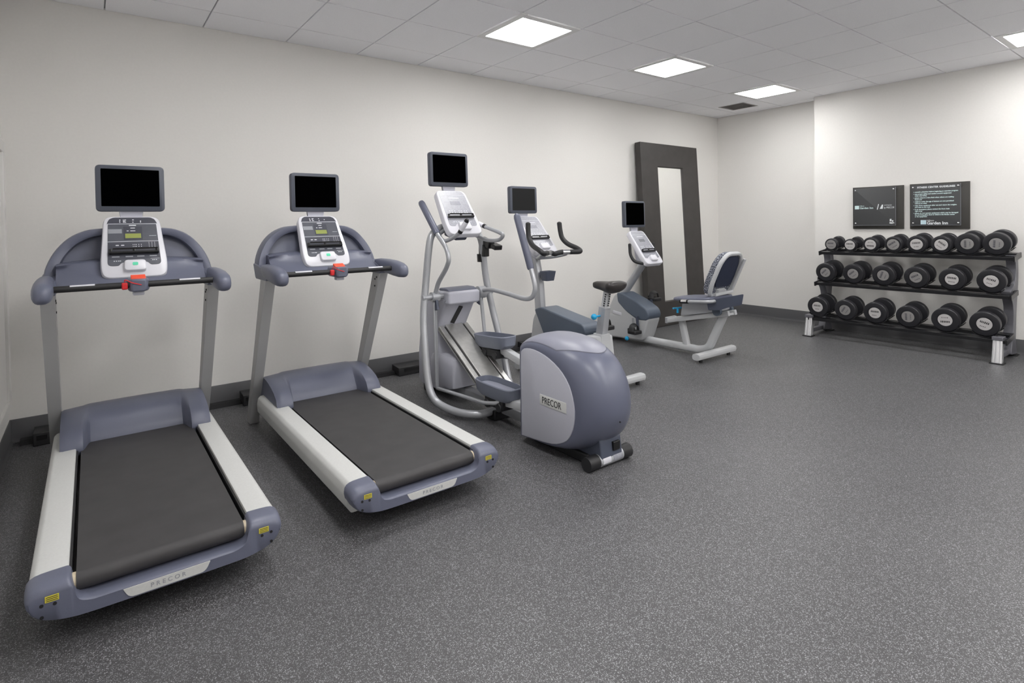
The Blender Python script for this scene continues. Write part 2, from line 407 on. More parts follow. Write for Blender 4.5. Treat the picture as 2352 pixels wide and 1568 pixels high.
def console(t, cx, top, bot, wt, wb, style):
    # tilted panel: top = (y, z), bot = (y, z)
    T_, B_ = Vector((cx, top[0], top[1])), Vector((cx, bot[0], bot[1]))
    u = Vector((1, 0, 0)); v = (T_ - B_).normalized(); n = u.cross(v); h = (T_ - B_).length; o = (T_ + B_) / 2
    out = rpoly([(-wb / 2 * .93, -h / 2), (wb / 2 * .93, -h / 2), (wb / 2, -h / 2 + .09), (wt / 2, h / 2), (-wt / 2, h / 2), (-wb / 2, -h / 2 + .09)], [.07, .07, .06, .05, .05, .06], 5)
    co = MB().slab(out, o, u, v, n, -.05, 0, .012).build('console', 'white', t, ang=30)
    fw = lambda y: (wt + (wb - wt) * (h / 2 - y) / h) / 2 - .022
    yt, yb = h / 2 - .012, -h / 2 + .075
    dark = style == 'dark'; fm = 'face' if dark else ('face_lt' if style == 'light' else 'face_mid')
    z = .0015
    fa = MB().slab(rpoly([(-fw(yb) * .95, yb), (-.075, yb), (-.06, yb + .022), (.06, yb + .022), (.075, yb), (fw(yb) * .95, yb), (fw(yt - .04), yt - .04), (fw(yt) * .88, yt), (-fw(yt) * .88, yt), (-fw(yt - .04), yt - .04)],
                   [.03, .008, .012, .012, .008, .03, .03, .03, .03, .03], 4), o, u, v, n, -.002, z).build('display_face', fm, co)
    def R(y): return yb + (yt - yb) * y         # 0 bottom .. 1 top of the face
    def rect(mb, x0, x1, y0, y1, zz=.0024): mb.slab([(x0, y0), (x1, y0), (x1, y1), (x0, y1)], o, u, v, n, .001, zz)
    W = fw(0)
    if dark:
        d = MB(); d.slab(rpoly([(-W * .97, R(.865)), (W * .97, R(.865)), (W * .86, R(.985)), (-W * .86, R(.985))], [.0, .0, .02, .02]), o, u, v, n, .001, .0022)
        rect(d, -W * .36, W * .36, R(.52), R(.80)); rect(d, -W * .96, W * .96, R(.13), R(.46))
        d.build('display_band', 'face_dk', co)
        l = MB(); rect(l, -.038, .038, R(.555), R(.65), .0032); l.build('lcd_display', 'lcd', co)
        mk = MB()
        rect(mk, -W * .99, W * .99, R(.855), R(.865)); rect(mk, -W * .99, W * .99, R(.485), R(.493))
        rect(mk, -.017, .017, R(.815), R(.835), .003); rect(mk, -.011, .011, R(.76), R(.775), .003)
        rect(mk, -.030, -.020, R(.70), R(.715), .003); rect(mk, -.012, .012, R(.70), R(.715), .003)
        rect(mk, W * .62, W * .9, R(.60), R(.606))
        for x in (-.062, -.045, -.038, 0, .038):
            for y in (.885, .91, .935):
                if random.random() < .75: rect(mk, x, x + random.uniform(.004, .009), R(y), R(y + .018), .003)
        for x in (-.085, -.06):
            for y in (.34, .40): rect(mk, x, x + .015, R(y), R(y + .018), .003)
        for x in (-.005, .003, .010, .022, .034):
            for y in (.34, .37, .41): rect(mk, x, x + .0035, R(y), R(y + .016), .003)
        for x in (.072, .086, .100):
            for y in (.33, .36, .39, .42, .45): rect(mk, x, x + .003, R(y), R(y + .012), .003)
        for x in (-.098, -.088, -.078, -.07, .082, .09, .10): rect(mk, x, x + .006, R(.085), R(.10), .003)
        rect(mk, .075, .12, R(.12), R(.125), .003)
        mk.build('button_print', 'mark', co)
        g = MB(); rect(g, -W * .93, -W * .42, R(.66), R(.75), .0022)
        for x0 in (-.105, -.042, .012, .072): rect(g, x0, x0 + .035, R(.165), R(.19), .0028)
        g.build('instruction_print', 'mark_gray', co)
    else:
        mk = MB(); rect(mk, -W * .9, W * .9, R(.86), R(.868)); rect(mk, -.05, .05, R(.78), R(.80))
        for x in (-.085, -.065, -.04, .0, .02, .05, .07):
            for y in (.36, .41, .10): rect(mk, x, x + .010, R(y), R(y + .02), .003)
        mk.build('button_print', 'mark', co)
        l = MB(); rect(l, -.045, .045, R(.60), R(.70)); l.build('lcd_display', 'face_mid' if style == 'light' else 'face', co)
    # reading rack ledge, a slim black double bar
    rk = MB(); y0 = R(.25)
    rk.bar([o + u * (-W * .93) + v * (y0 - .004) + n * .010, o + u * (W * .93) + v * (y0 - .004) + n * .012], .011, .024, up=n)
    rk.bar([o + u * (-W * .80) + v * (y0 + .018) + n * .022, o + u * (W * .90) + v * (y0 + .018) + n * .022], .007, .010, up=n)
    for x in (-W * .88, 0, W * .88): rk.bar([o + u * x + v * (y0 - .008) + n * .012, o + u * x + v * (y0 + .018) + n * .016], .016, .014, up=n)
    rk.build('reading_rack', 'blackgloss', co, bevel=.002)
    pod = MB().slab(rrect(.104, .072, .02), o + v * (-h / 2 + .066), u, v, n, -.004, .026, .010).build('control_pod', 'white', t, ang=30)
    if dark:
        MB().slab(rrect(.026, .020, .006), o + v * (-h / 2 + .070), u, v, n, .024, .0275).build('go_button', 'green', pod)
    return o, u, v, n, h

# ---------------------------------------------------------------- treadmill
def treadmill(cx, label):
    t = thing('treadmill', label, 'treadmill', (cx, -1.6, 0), 'treadmills along the back wall')
    X = lambda x: cx + x
    # side platforms
    for s in (-1, 1):
        pr = [(.283, .10), (.375, .10), (.392, .125), (.395, .175), (.388, .215), (.372, .230), (.283, .232)]
        pr = rpoly([(X(s * a), b) for a, b in pr], .006, 2)
        MB().prism(pr, 'Y', -2.475, -.80).build('side_platform', 'rail', t, ang=30)
    # inner frame
    fr = MB()
    fr.box((X(0), -1.6, .135), (.575, 1.7, .06))
    for s in (-1, 1): fr.box((X(s * .279), -1.68, .175), (.008, 1.6, .09))
    fr.build('deck_frame', 'black', t)
    # belt (stadium loop)
    zt, rr = .216, .032; prof = []
    for k in range(13):
        a = PI / 2 + PI * k / 12; prof.append((-2.475 + rr * math.cos(a), zt - rr + rr * math.sin(a)))
    for k in range(13):
        a = -PI / 2 + PI * k / 12; prof.append((-.92 + rr * math.cos(a), zt - rr + rr * math.sin(a)))
    MB().prism(prof, 'X', X(-.263), X(.263)).build('running_belt', 'belt', t)
    MB().lathe([(0, .029), (.556, .029)], (X(-.278), -2.475, zt - rr), (1, 0, 0), 20).build('rear_roller', 'cream', t)
    # rear end cap: U-shaped moulding
    cx_ = [0, .10, .20, .222, .238, .252, .262, .268, .271, .276, .282, .288, .302, .33, .355, .372, .386, .394, .397]
    ctz = [.147, .147, .147, .1475, .151, .159, .171, .187, .205, .226, .2335, .2345, .2342, .2335, .232, .229, .222, .211, .195]
    cbx = [0, .10, .20, .222, .238, .252, .262, .268, .271, .276, .282, .29, .305, .325, .345, .365, .382, .393, .397]
    cbz = [.094, .094, .0945, .095, .0955, .096, .0965, .097, .0975, .098, .099, .100, .103, .108, .115, .126, .143, .165, .185]
    def chain(xs, zs, y, k, f): return [Vector((X(-xs[i] * k), y, f(xs[i], zs[i]))) for i in range(len(xs) - 1, 0, -1)] + [Vector((X(xs[i] * k), y, f(xs[i], zs[i]))) for i in range(len(xs))]
    secs = []
    for y, k, dz in ((-2.452, 1.004, 0), (-2.48, 1.004, 0), (-2.515, 1.0, .004), (-2.535, .994, .012), (-2.546, .984, .022), (-2.549, .972, .034)):
        secs.append((chain(cx_, ctz, y, k, lambda x, z: z - dz * (.22 + .78 * min(1, max(0, (z - .15) / .06)))), chain(cbx, cbz, y, k, lambda x, z: z + dz * .15)))
    c = MB(); n_ = len(secs[0][0])
    for q in (0, 1):
        for i in range(len(secs) - 1):
            for j in range(n_ - 1): c.add([secs[i][q][j], secs[i][q][j + 1], secs[i + 1][q][j + 1], secs[i + 1][q][j]], [(0, 1, 2, 3)])
    for e in (secs[0], secs[-1]):
        for j in range(n_ - 1): c.add([e[0][j], e[0][j + 1], e[1][j + 1], e[1][j]], [(0, 1, 2, 3)])
    for i in range(len(secs) - 1):
        for j in (0, -1): c.add([secs[i][0][j], secs[i][1][j], secs[i + 1][1][j], secs[i + 1][0][j]], [(0, 1, 2, 3)])
    cap = c.build('end_cap', 'slate', t, ang=48, weld=True)
    y = -2.5495
    pl = MB().slab(rpoly([(-.118, .104), (.118, .104), (.135, .138), (-.135, .138)], [.018, .018, .002, .002]), (X(0), y, 0), (1, 0, 0), (0, 0, 1), (0, -1, 0), -.004, .002).build('name_plate', 'rail', cap)
    text('plate_lettering', 'PRECOR', .022, (X(0), y - .0024, .121), (1, 0, 0), (0, 0, 1), 'mark_gray', cap, spacing=1.5)
    for s in (-1, 1):
        MB().slab(rrect(.036, .020, .001), (X(s * .325), y, .188), (1, 0, 0), (0, 0, 1), (0, -1, 0), -.004, .0012).build('warning_label', 'yellow', cap)
        q = MB()
        for k in range(3): q.slab([(-.015, -.001), (.015, -.001), (.015, .001), (-.015, .001)], (X(s * .325), y, .182 + k * .006), (1, 0, 0), (0, 0, 1), (0, -1, 0), .001, .0017)
        q.build('label_print', 'ink', cap)
        for dx, z in ((.318, .168), (.352, .172), (.352, .134)):
            MB().cyl((X(s * dx), y + .004, z), (X(s * dx), y - .0015, z), .0055, 12).build('bolt', 'black', cap)
    # motor cover
    cen = [(-1.042, .205), (-1.036, .232), (-1.015, .262), (-.985, .30), (-.95, .338), (-.905, .354), (-.86, .366), (-.80, .368), (-.74, .350), (-.70, .33), (-.68, .26), (-.68, .15)]
    chk = [(-1.165, .212), (-1.162, .240), (-1.135, .282), (-1.085, .314), (-1.02, .337), (-.95, .353), (-.88, .364), (-.81, .366), (-.75, .348), (-.70, .305), (-.68, .25), (-.68, .15)]
    xs = [-.352, -.350, -.34, -.31, -.28, -.262, -.254, -.246, -.238, -.230, -.222, -.195, -.165, -.12, -.06, 0, .06, .12, .165, .195, .222, .230, .238, .246, .254, .262, .28, .31, .34, .350, .352]
    rings = []
    for x in xs:
        a = abs(x); k = min(1, max(0, (a - .222) / .034)); k = k * k * (3 - 2 * k)
        e = .006 if a > .345 else 0
        low = .008 * max(0, (a - .24) / .11)                       # crown falls towards the sides
        crown = .006 * (1 - (a / .35) ** 2)
        r = []
        for p, q in zip(cen, chk):
            yy = p[0] + (q[0] - p[0]) * k; zz = p[1] + (q[1] - p[1]) * k
            f = max(0, (zz - .23) / .15)
            r.append(Vector((X(x), yy + e, zz - e - (low - crown) * f)))
        r.append(Vector((X(x), -.80, .13))); r.append(Vector((X(x), (cen[0][0] if k < .5 else chk[0][0]) + .01, .19)))
        rings.append(r)
    MB().loft(rings).build('motor_cover', 'slate', t, ang=42)
    # uprights
    for s in (-1, 1):
        pr = [(-.565, .0), (-.655, .0), (-.70, .17), (-.80, .33), (-1.19, 1.06), (-1.06, 1.06), (-.74, .38), (-.61, .14)]
        a, b = sorted((X(s * .352), X(s * .412)))
        up = MB().prism(rpoly(pr, [.005, .005, .05, .05, .005, .005, .05, .05], 3), 'X', a, b).build('upright', 'silver_dk', t, bevel=.006)
        xi = X(s * .350)
        for yy, z in ((-1.125, 1.02), (-1.095, 1.005), (-1.09, .955)):
            MB().cyl((xi + s * .004, yy, z), (xi - s * .002, yy, z), .006, 10).build('bolt_head', 'black', up)
        MB().cyl((X(s * .27), -2.25, .0), (X(s * .27), -2.25, .11), .018, 14).build('leveling_foot', 'black', t)
    # dashboard: arched hood, rim, shelf and fascia
    arch = [(-.405, 1.06), (-.405, 1.15), (-.385, 1.22), (-.35, 1.285), (-.30, 1.342), (-.24, 1.378), (-.17, 1.395), (0, 1.402),
            (.17, 1.395), (.24, 1.378), (.30, 1.342), (.35, 1.285), (.385, 1.22), (.405, 1.15), (.405, 1.06)]
    A = [Vector((a, b)) for a, b in arch]; A = [Vector((p.x, p.y)) for p in cat([(p.x, p.y, 0) for p in A], 3)]
    yoff = lambda z: -.925 - .30 * max(0, 1.30 - z)           # the hood leans towards the runner lower down
    inner = [Vector((p.x * .88, 1.06 + (p.y - 1.06) * .885)) for p in A]
    hood = MB()
    def rg(pl, dy): return [Vector((X(p.x), yoff(p.y) + dy, p.y)) for p in pl]
    hood.loft([rg(A, .10), rg([p * 1.0 for p in A], .012), rg([Vector((p.x * .985, 1.06 + (p.y - 1.06) * .985)) for p in A], -.002),
               rg([Vector((p.x * .925, 1.06 + (p.y - 1.06) * .915)) for p in A], -.004), rg(inner, .004), rg([Vector((p.x * .862, 1.06 + (p.y - 1.06) * .865)) for p in A], .055)], closed=True)
    hd = hood.build('dashboard_hood', 'slate', t, ang=45)
    sh = [(-.90, 1.225), (-1.00, 1.222), (-1.04, 1.214), (-1.065, 1.198), (-1.085, 1.170), (-1.125, 1.135), (-1.19, 1.105), (-1.215, 1.088), (-1.20, 1.072), (-1.15, 1.062), (-.97, 1.07), (-.90, 1.12)]
    rings = []
    for k in range(25):
        x = -.350 + .700 * k / 24; a = abs(x) / .402; e = .07 * a ** 3
        rings.append([Vector((X(x), y_ + e * (1 if y_ < -1.05 else 0), 1.07 + (z_ - 1.07) * (1 - .18 * a ** 2.5))) for y_, z_ in sh])
    MB().loft(rings).build('dashboard_shelf', 'slate', t, ang=50)
    for s in (-1, 1):
        MB().prism(rpoly([(-.86, 1.15), (-.92, 1.05), (-1.19, 1.05), (-1.22, 1.07), (-1.14, 1.115), (-1.0, 1.14)], .02), 'X', *sorted((X(s * .348), X(s * .413)))).build('dashboard_bracket', 'slate', t, bevel=.008)
    # arm rests
    for s in (-1, 1):
        rings = []
        for y_, z_, w, h in ((-1.06, 1.118, .024, .030), (-1.13, 1.112, .034, .042), (-1.25, 1.104, .040, .050), (-1.36, 1.096, .042, .053), (-1.44, 1.088, .041, .050), (-1.485, 1.082, .035, .042), (-1.508, 1.079, .024, .027), (-1.514, 1.078, .010, .012)):
            rings.append([Vector((X(s * .388) + w * math.copysign(abs(math.cos(2 * PI * j / 20)) ** .75, math.cos(2 * PI * j / 20)), y_, z_ + h * math.copysign(abs(math.sin(2 * PI * j / 20)) ** .75, math.sin(2 * PI * j / 20)))) for j in range(20)])
        MB().loft(rings).build('armrest', 'slate', t, ang=60)
    # cross bar with sensor plates
    yb, zb = -1.375, 1.098
    bar = MB().cyl((X(-.36), yb, zb), (X(.36), yb, zb), .0165, 18).build('crossbar', 'black', t)
    for s in (-1, 1):
        MB().loft([[Vector((X(s * .235 + d), yb + .0172 * math.sin(a), zb + .0172 * math.cos(a))) for a in [-.9 + .14 * i for i in range(12)]] + [Vector((X(s * .235 + d), yb + .016 * math.sin(a), zb + .016 * math.cos(a))) for a in [.64 - .14 * i for i in range(12)]] for d in (-.05, .05)]).build('pulse_sensor', 'white', bar)  # white colour stands in for the highlight on these chrome plates
    # stop housing, red bar, clip
    hs = MB().loft([[Vector((X(a * k), -1.32 + yy, zz)) for a, yy, zz in ((-.05, .06, z), (.05, .06, z), (.05, -.05, z), (.035, -.085, z), (-.035, -.085, z), (-.05, -.05, z))] for z, k in ((1.062, .78), (1.075, .98), (1.105, 1.0), (1.128, .9))]).build('stop_housing', 'slate', t, bevel=.008)
    MB().box((X(.0), -1.345, 1.132), (.066, .05, .016), Matrix.Rotation(.35, 3, 'X')).build('stop_button', 'orange', hs, bevel=.003)
    MB().box((X(0), -1.345, 1.052), (.05, .05, .022)).build('receiver_block', 'lilac', hs, bevel=.005)
    cl = MB().box((X(-.062), -1.392, 1.095), (.026, .026, .036)).build('safety_clip', 'red', t, bevel=.006)
    MB().tube(cat([(X(-.062), -1.40, 1.118), (X(-.058), -1.405, 1.128), (X(-.03), -1.412, 1.112), (X(.01), -1.411, 1.098)], 4), .0025, 6).build('safety_cord', 'red', t)
    # monitor and console
    console(t, X(0), (-.93, 1.468), (-1.165, 1.125), .272, .318, 'dark')
    monitor(t, X(0), -.915, 1.630, .338, .270, .02)
    MB().prism([(-.86, 1.10), (-1.06, 1.12), (-.935, 1.36), (-.86, 1.38)], 'X', X(-.11), X(.11)).build('console_mount', 'slate_dark', t, bevel=.01)
    return t
treadmill(-7.468, 'slate grey treadmill at the left end of the row, nearest the camera')
treadmill(-6.384, 'slate grey treadmill standing between the other treadmill and the elliptical trainer')

# ---------------------------------------------------------------- elliptical trainer
def elliptical():
    cx = -5.327; X = lambda x: cx + x
    t = thing('elliptical_trainer', 'grey elliptical trainer with swinging arms and a rounded rear housing', 'elliptical', (cx, -1.8, 0))
    # rear housing: loft of side outlines across the width
    C = [(-2.06, .05), (-2.06, .30), (-2.06, .56), (-2.09, .635), (-2.16, .675), (-2.27, .696), (-2.42, .695), (-2.54, .678), (-2.64, .638), (-2.715, .575), (-2.768, .49), (-2.792, .40), (-2.79, .30), (-2.758, .215), (-2.712, .155), (-2.64, .10), (-2.55, .065), (-2.40, .045), (-2.22, .045)]
    S = [(-2.14, .05), (-2.14, .30), (-2.14, .55), (-2.155, .600), (-2.20, .618), (-2.27, .622), (-2.37, .606), (-2.46, .572), (-2.53, .528), (-2.585, .468), (-2.615, .40), (-2.628, .33), (-2.622, .255), (-2.598, .19), (-2.56, .140), (-2.50, .105), (-2.43, .082), (-2.34, .068), (-2.23, .058)]
    C = [Vector((a, b, 0)) for a, b in C]; S = [Vector((a, b, 0)) for a, b in S]
    C = cat(C + [C[0]], 2)[:-1]; S = cat(S + [S[0]], 2)[:-1]
    W = .192; rings = []
    for k in range(29):
        q = -1 + 2 * k / 28; x = math.sin(q * PI / 2) * W; a = abs(x) / W
        f = 1 - math.sqrt(max(0, 1 - a ** 2.2))
        rings.append([Vector((X(x), p.x + (r.x - p.x) * f, p.y + (r.y - p.y) * f)) for p, r in zip(C, S)])
    MB().loft(rings).build('rear_housing', 'slate_gloss', t, ang=60)
    for s in (-1, 1):                                            # pale side covers
        pl = [Vector((p.x * .995 - .011, .335 + (p.y - .335) * .985)) for p in S]
        n = Vector((s, 0, 0)); o = Vector((X(s * (W - .004)), 0, 0))
        sc = MB().slab(pl, o, (0, 1, 0), (0, 0, 1), n, -.02, .010, .006).build('side_cover', 'lilac', t, ang=30)
        if s < 0:
            b = MB().slab(rrect(.235, .062, .006), (X(-W - .006), -2.445, .330), (0, 1, 0), (0, .0, 1), (-1, 0, 0), -.002, .003, .002).build('badge', 'rail', sc)
            text('badge_lettering', 'PRECOR', .056, (X(-W - .0095), -2.435, .329), (0, -1, 0), (0, 0, 1), 'ink', sc, sx=.82)
    # paler top lid following the crown
    rings = []
    def at(cv, u): i = int(u); return cv[i].lerp(cv[min(i + 1, len(cv) - 1)], u - i)
    for k in range(25):
        q = -1 + 2 * k / 24; x = math.sin(q * PI / 2) * .172; a = abs(x) / W
        f = 1 - math.sqrt(max(0, 1 - a ** 2.2)); r = []
        for i in range(15):
            u = 5.2 + (16.2 - 5.2 - 3.2 * (a / .9) ** 2) * i / 14
            p, p2 = at(C, u), at(S, u); d = at(C, u + .3) - at(C, u - .3); nn = Vector((d.y, -d.x)).normalized()
            if nn.y < 0: nn = -nn
            r.append(Vector((X(x), p.x + (p2.x - p.x) * f + nn.x * .006, p.y + (p2.y - p.y) * f + nn.y * .006)))
        r += [Vector((v.x, v.y + .004, v.z - .018)) for v in reversed(r)]
        rings.append(r)
    MB().loft(rings).build('housing_lid', 'lid', t, bevel=.002, ang=45)
    MB().prism(rpoly([(-2.55, .13), (-2.71, .17), (-2.725, .05), (-2.71, .02), (-2.50, .02)], .02), 'X', X(-.085), X(.085)).build('rear_pedestal', 'slate_dark', t, bevel=.012)
    MB().box((X(0), -2.38, .03), (.20, .50, .06)).build('base_frame', 'black', t, bevel=.01)
    MB().box((X(.035), -2.720, .112), (.055, .02, .05)).build('power_inlet', 'blackgloss', t, bevel=.003)
    MB().cyl((X(0), -2.785, .27), (X(0), -2.790, .27), .005, 10).build('screw', 'black', t)
    a, b = Vector((X(-.165), -2.69, .042)), Vector((X(.165), -2.69, .042)); d = (b - a)
    ft = MB().cyl(a, b, .0375, 24).build('rear_foot', 'silver', t)
    for s0, s1 in ((-.02, .22), (.80, 1.02)): MB().cyl(a + d * s0, a + d * s1, .040, 24).build('foot_cap', 'black', ft)
    def wrap(mb, s0, s1, a0, a1, r):
        rs = []
        for s_ in (s0, s1):
            p = a + d * s_
            rs.append([p + Vector((0, -math.sin(g) * q, math.cos(g) * q)) for q, gs in ((r, [a0 + (a1 - a0) * i / 8 for i in range(9)]), (r - .002, [a1 + (a0 - a1) * i / 8 for i in range(9)])) for g in gs])
        mb.loft(rs)
    m_ = MB(); wrap(m_, .28, .47, .5, 1.9, .0385); m_.build('foot_sticker', 'white', ft)
    m_ = MB(); wrap(m_, .53, .76, .3, 2.0, .0385); m_.build('foot_sticker', 'face_lt', ft)
    # base beam, front foot
    bm_ = MB(); bm_.bar([(X(0), -.72, .075), (X(0), -2.2, .075)], .085, .07, up=(0, 0, 1)); bm_.build('base_beam', 'silver', t)
    MB().bar([(X(-.12), -.74, .03), (X(.12), -.74, .03)], .07, .06, up=(0, 0, 1)).build('front_foot', 'black', t)
    MB().box((X(0), -1.66, .035), (.20, .10, .07)).build('beam_bracket', 'black', t, bevel=.008)
    # inclined ramp with two slots
    v = Vector((0, -.66, -.40)).normalized(); u = Vector((1, 0, 0)); n = u.cross(v) * -1
    if n.z < 0: n = -n
    o = Vector((X(0), -1.0, .575)); L = .80
    rp = MB(); rp.slab([(-.135, 0), (.135, 0), (.135, L), (-.135, L)], o, u, v, n, -.035, -.006); 
    for a0, a1, z1 in ((-.135, -.095, .006), (-.078, .078, .010), (.095, .135, .006)): rp.slab([(a0, 0), (a1, 0), (a1, L), (a0, L)], o, u, v, n, -.02, z1)
    ra = rp.build('ramp', 'brushed', t, bevel=.003)
    gr = MB()
    for a0, a1 in ((-.096, -.077), (.077, .096)): gr.slab([(a0, .01), (a1, .01), (a1, L), (a0, L)], o, u, v, n, -.012, -.003)
    gr.build('ramp_slot', 'ink', ra)
    # lift tower
    tw = MB()
    rings = []
    for z, w, y0, y1 in ((.06, .125, -.66, -1.02), (.10, .14, -.64, -1.06), (.30, .14, -.64, -1.04), (.42, .14, -.66, -.97), (.55, .14, -.69, -.985), (.60, .14, -.70, -1.01), (.74, .145, -.76, -1.10), (.80, .15, -.86, -1.16)):
        rings.append([Vector((X(p[0]), p[1], z)) for p in rpoly([(-w, y0), (w, y0), (w, y1), (-w, y1)], .035, 4)])
    tw.loft(rings); tower = tw.build('lift_tower', 'lilac', t, ang=40)
    q0, q1 = Vector((X(.012), -1.104, .735)), Vector((X(-.018), -1.016, .595))
    MB().bar([q0, q1], .034, .01, up=(0, -.85, .5)).build('belt_slot', 'ink', tower)
    lf = MB(); rings = []
    for z, w, y0, y1 in ((.10, .13, -.90, -1.17), (.13, .145, -.88, -1.24), (.30, .145, -.88, -1.26), (.345, .14, -.90, -1.245), (.36, .13, -.92, -1.22)):
        rings.append([Vector((X(p[0] - .01), p[1], z)) for p in rpoly([(-w, y0), (w, y0), (w, y1), (-w, y1)], .03, 4)])
    lf.loft(rings); lf.build('lift_motor_cover', 'lilac', t, ang=40)
    # pivot head
    hb = MB(); rings = []
    for z, w, y0, y1 in ((.765, .135, -1.01, -1.17), (.775, .145, -1.0, -1.185), (.855, .145, -1.0, -1.185), (.868, .135, -1.01, -1.175)):
        rings.append([Vector((X(p[0]), p[1], z)) for p in rpoly([(-w, y0), (w, y0), (w, y1), (-w, y1)], .02, 3)])
    hb.loft(rings); hb.build('pivot_head', 'lilac', t, bevel=.006)
    MB().prism([(-1.0, .868), (-1.17, .868), (-1.12, .888), (-1.02, .888)], 'X', X(-.132), X(.132)).build('pivot_head_lid', 'slate', t, bevel=.006)
    hx = MB().cyl((X(-.325), -1.09, .83), (X(.325), -1.09, .83), .022, 18)
    hx.build('pivot_shaft', 'silver', t)
    # frame tubes, left and right
    for s in (-1, 1):
        pth = [(X(s * q[0]), q[1], q[2]) for q in ((.06, -1.0, 1.375), (.13, -1.03, 1.36), (.215, -1.06, 1.31), (.25, -1.07, 1.20), (.28, -1.07, .95), (.318, -1.095, .71), (.34, -1.14, .52), (.357, -1.20, .30), (.357, -1.25, .16), (.335, -1.32, .085), (.29, -1.45, .052), (.245, -1.56, .048), (.17, -1.64, .05), (.05, -1.665, .06))]
        MB().tube(cat(pth, 5), .0275, 16).build('frame_tube', 'silver', t)
    # swinging arms: left arm forward, right arm back
    def arm(s, pts, grip, hub, rods, link):
        x = X(s * .215)
        am = MB().tube(cat([(x + dx, y, z) for dx, y, z in pts], 6), .0175, 14).build('swing_arm', 'silver', t)
        (d0, a0, b0), (d1, a1, b1) = grip; p, q = Vector((x + d0, a0, b0)), Vector((x + d1, a1, b1)); L_ = (q - p).length
        MB().lathe([(0, .022), (.01, .026), (L_ - .03, .027), (L_ - .01, .022), (L_, .010)], p, q - p, 16).build('hand_grip', 'slate', am)
        hb_ = MB().cyl((x - .032, hub[0], hub[1]), (x + .032, hub[0], hub[1]), .038 if s < 0 else .050, 20); hb_.build('arm_hub', 'silver', am)
        br = MB().bar([(x + pts[0][0], pts[0][1], pts[0][2]), (x, hub[0], hub[1]), (x, hub[0] + .03 * s, hub[1] - .10)], .022, .05, up=(0, 1, 0)); br.build('arm_bracket', 'slate_dark', am)
        rd = MB()
        for k in (-.014, .016): rd.tube([(x + k, rods[0][0] + k, rods[0][1]), (x + k * .7, rods[1][0] + k * .6, rods[1][1])], .0105, 10)
        rd.build('lower_rod', 'silver', am)
        MB().tube(fillet([Vector((x + d, y, z)) for d, y, z in link], .04), .0135, 12).build('link_bar', 'silver', t)
    arm(-1, [(0, -1.095, .845), (0, -1.115, .885), (0, -1.156, .951), (0, -1.24, 1.03), (0, -1.285, 1.08), (0, -1.31, 1.13), (0, -1.285, 1.20), (0, -1.22, 1.26), (0, -1.156, 1.308), (0, -1.07, 1.395)], ((0, -1.145, 1.318), (0, -.885, 1.578)), (-1.09, .83), ((-1.085, .79), (-1.10, .13)),
        [(0, -1.10, .12), (.0, -1.75, .165), (.02, -1.88, .19), (.09, -1.91, .235)])
    arm(1, [(0, -1.10, .842), (0, -1.24, .863), (0, -1.48, .848), (0, -1.66, .832), (0, -1.75, .848), (0, -1.788, .895), (0, -1.79, .95), (0, -1.75, 1.06), (0, -1.725, 1.12)], ((0, -1.750, 1.055), (0, -1.584, 1.462)), (-1.09, .83), ((-1.09, .79), (-1.16, .35)),
        [(0, -1.15, .33), (.0, -1.40, .345), (-.02, -1.50, .37), (-.09, -1.54, .40)])
    # foot plates
    def pedal(x, y, z, tilt):
        R_ = Matrix.Rotation(tilt, 3, 'X'); o_ = Vector((x, y, z)); L2, w2 = .215, .083
        outl = rpoly([(-w2 * .8, -L2), (w2 * .8, -L2), (w2, -L2 * .6), (w2, L2 * .55), (w2 * .72, L2), (-w2 * .72, L2), (-w2, L2 * .55), (-w2, -L2 * .6)], .05, 4)
        def ring(k, zz, ins=0): return [o_ + R_ @ Vector((p.x, p.y, zz)) for p in inset([p * k for p in outl], ins)]
        pe = MB().loft([ring(.80, -.055), ring(.95, -.03), ring(1.0, .035), ring(1.0, .040, .004), ring(1.0, .040, .010), ring(1.0, .0, .013)]).build('foot_plate', 'pedal', t, ang=40)
        MB().loft([ring(1.0, -.002, .016), ring(1.0, .004, .016)]).build('tread_pad', 'pedal_in', pe)
        c = MB(); c.box(o_ + Vector((0, -.02, -.085)), (.12, .20, .06)); c.cyl(o_ + Vector((-.07, .05, -.10)), o_ + Vector((.07, .05, -.10)), .03, 14); c.cyl(o_ + Vector((-.07, -.09, -.10)), o_ + Vector((.07, -.09, -.10)), .03, 14)
        c.build('pedal_carriage', 'black', pe, bevel=.006)
        return pe
    pedal(X(.135), -1.385, .495, -.07); pedal(X(-.130), -1.80, .262, .0)
    MB().bar([(X(.135), -1.50, .435), (X(.135), -2.20, .30)], .06, .055, up=(0, 0, 1)).build('crank_arm', 'bikewhite', t)
    MB().bar([(X(-.130), -1.88, .19), (X(-.130), -2.20, .22)], .06, .055, up=(0, 0, 1)).build('crank_arm', 'bikewhite', t)
    # console, monitor
    MB().prism(rpoly([(-.96, 1.30), (-1.14, 1.26), (-1.20, 1.34), (-1.02, 1.60), (-.97, 1.60)], .02), 'X', X(-.05), X(.05)).build('console_mount', 'slate_dark', t, bevel=.01)
    console(t, X(0), (-.985, 1.668), (-1.235, 1.315), .272, .318, 'light')
    monitor(t, X(.0), -.985, 1.835, .352, .275, .03, wm=(.036, .034))
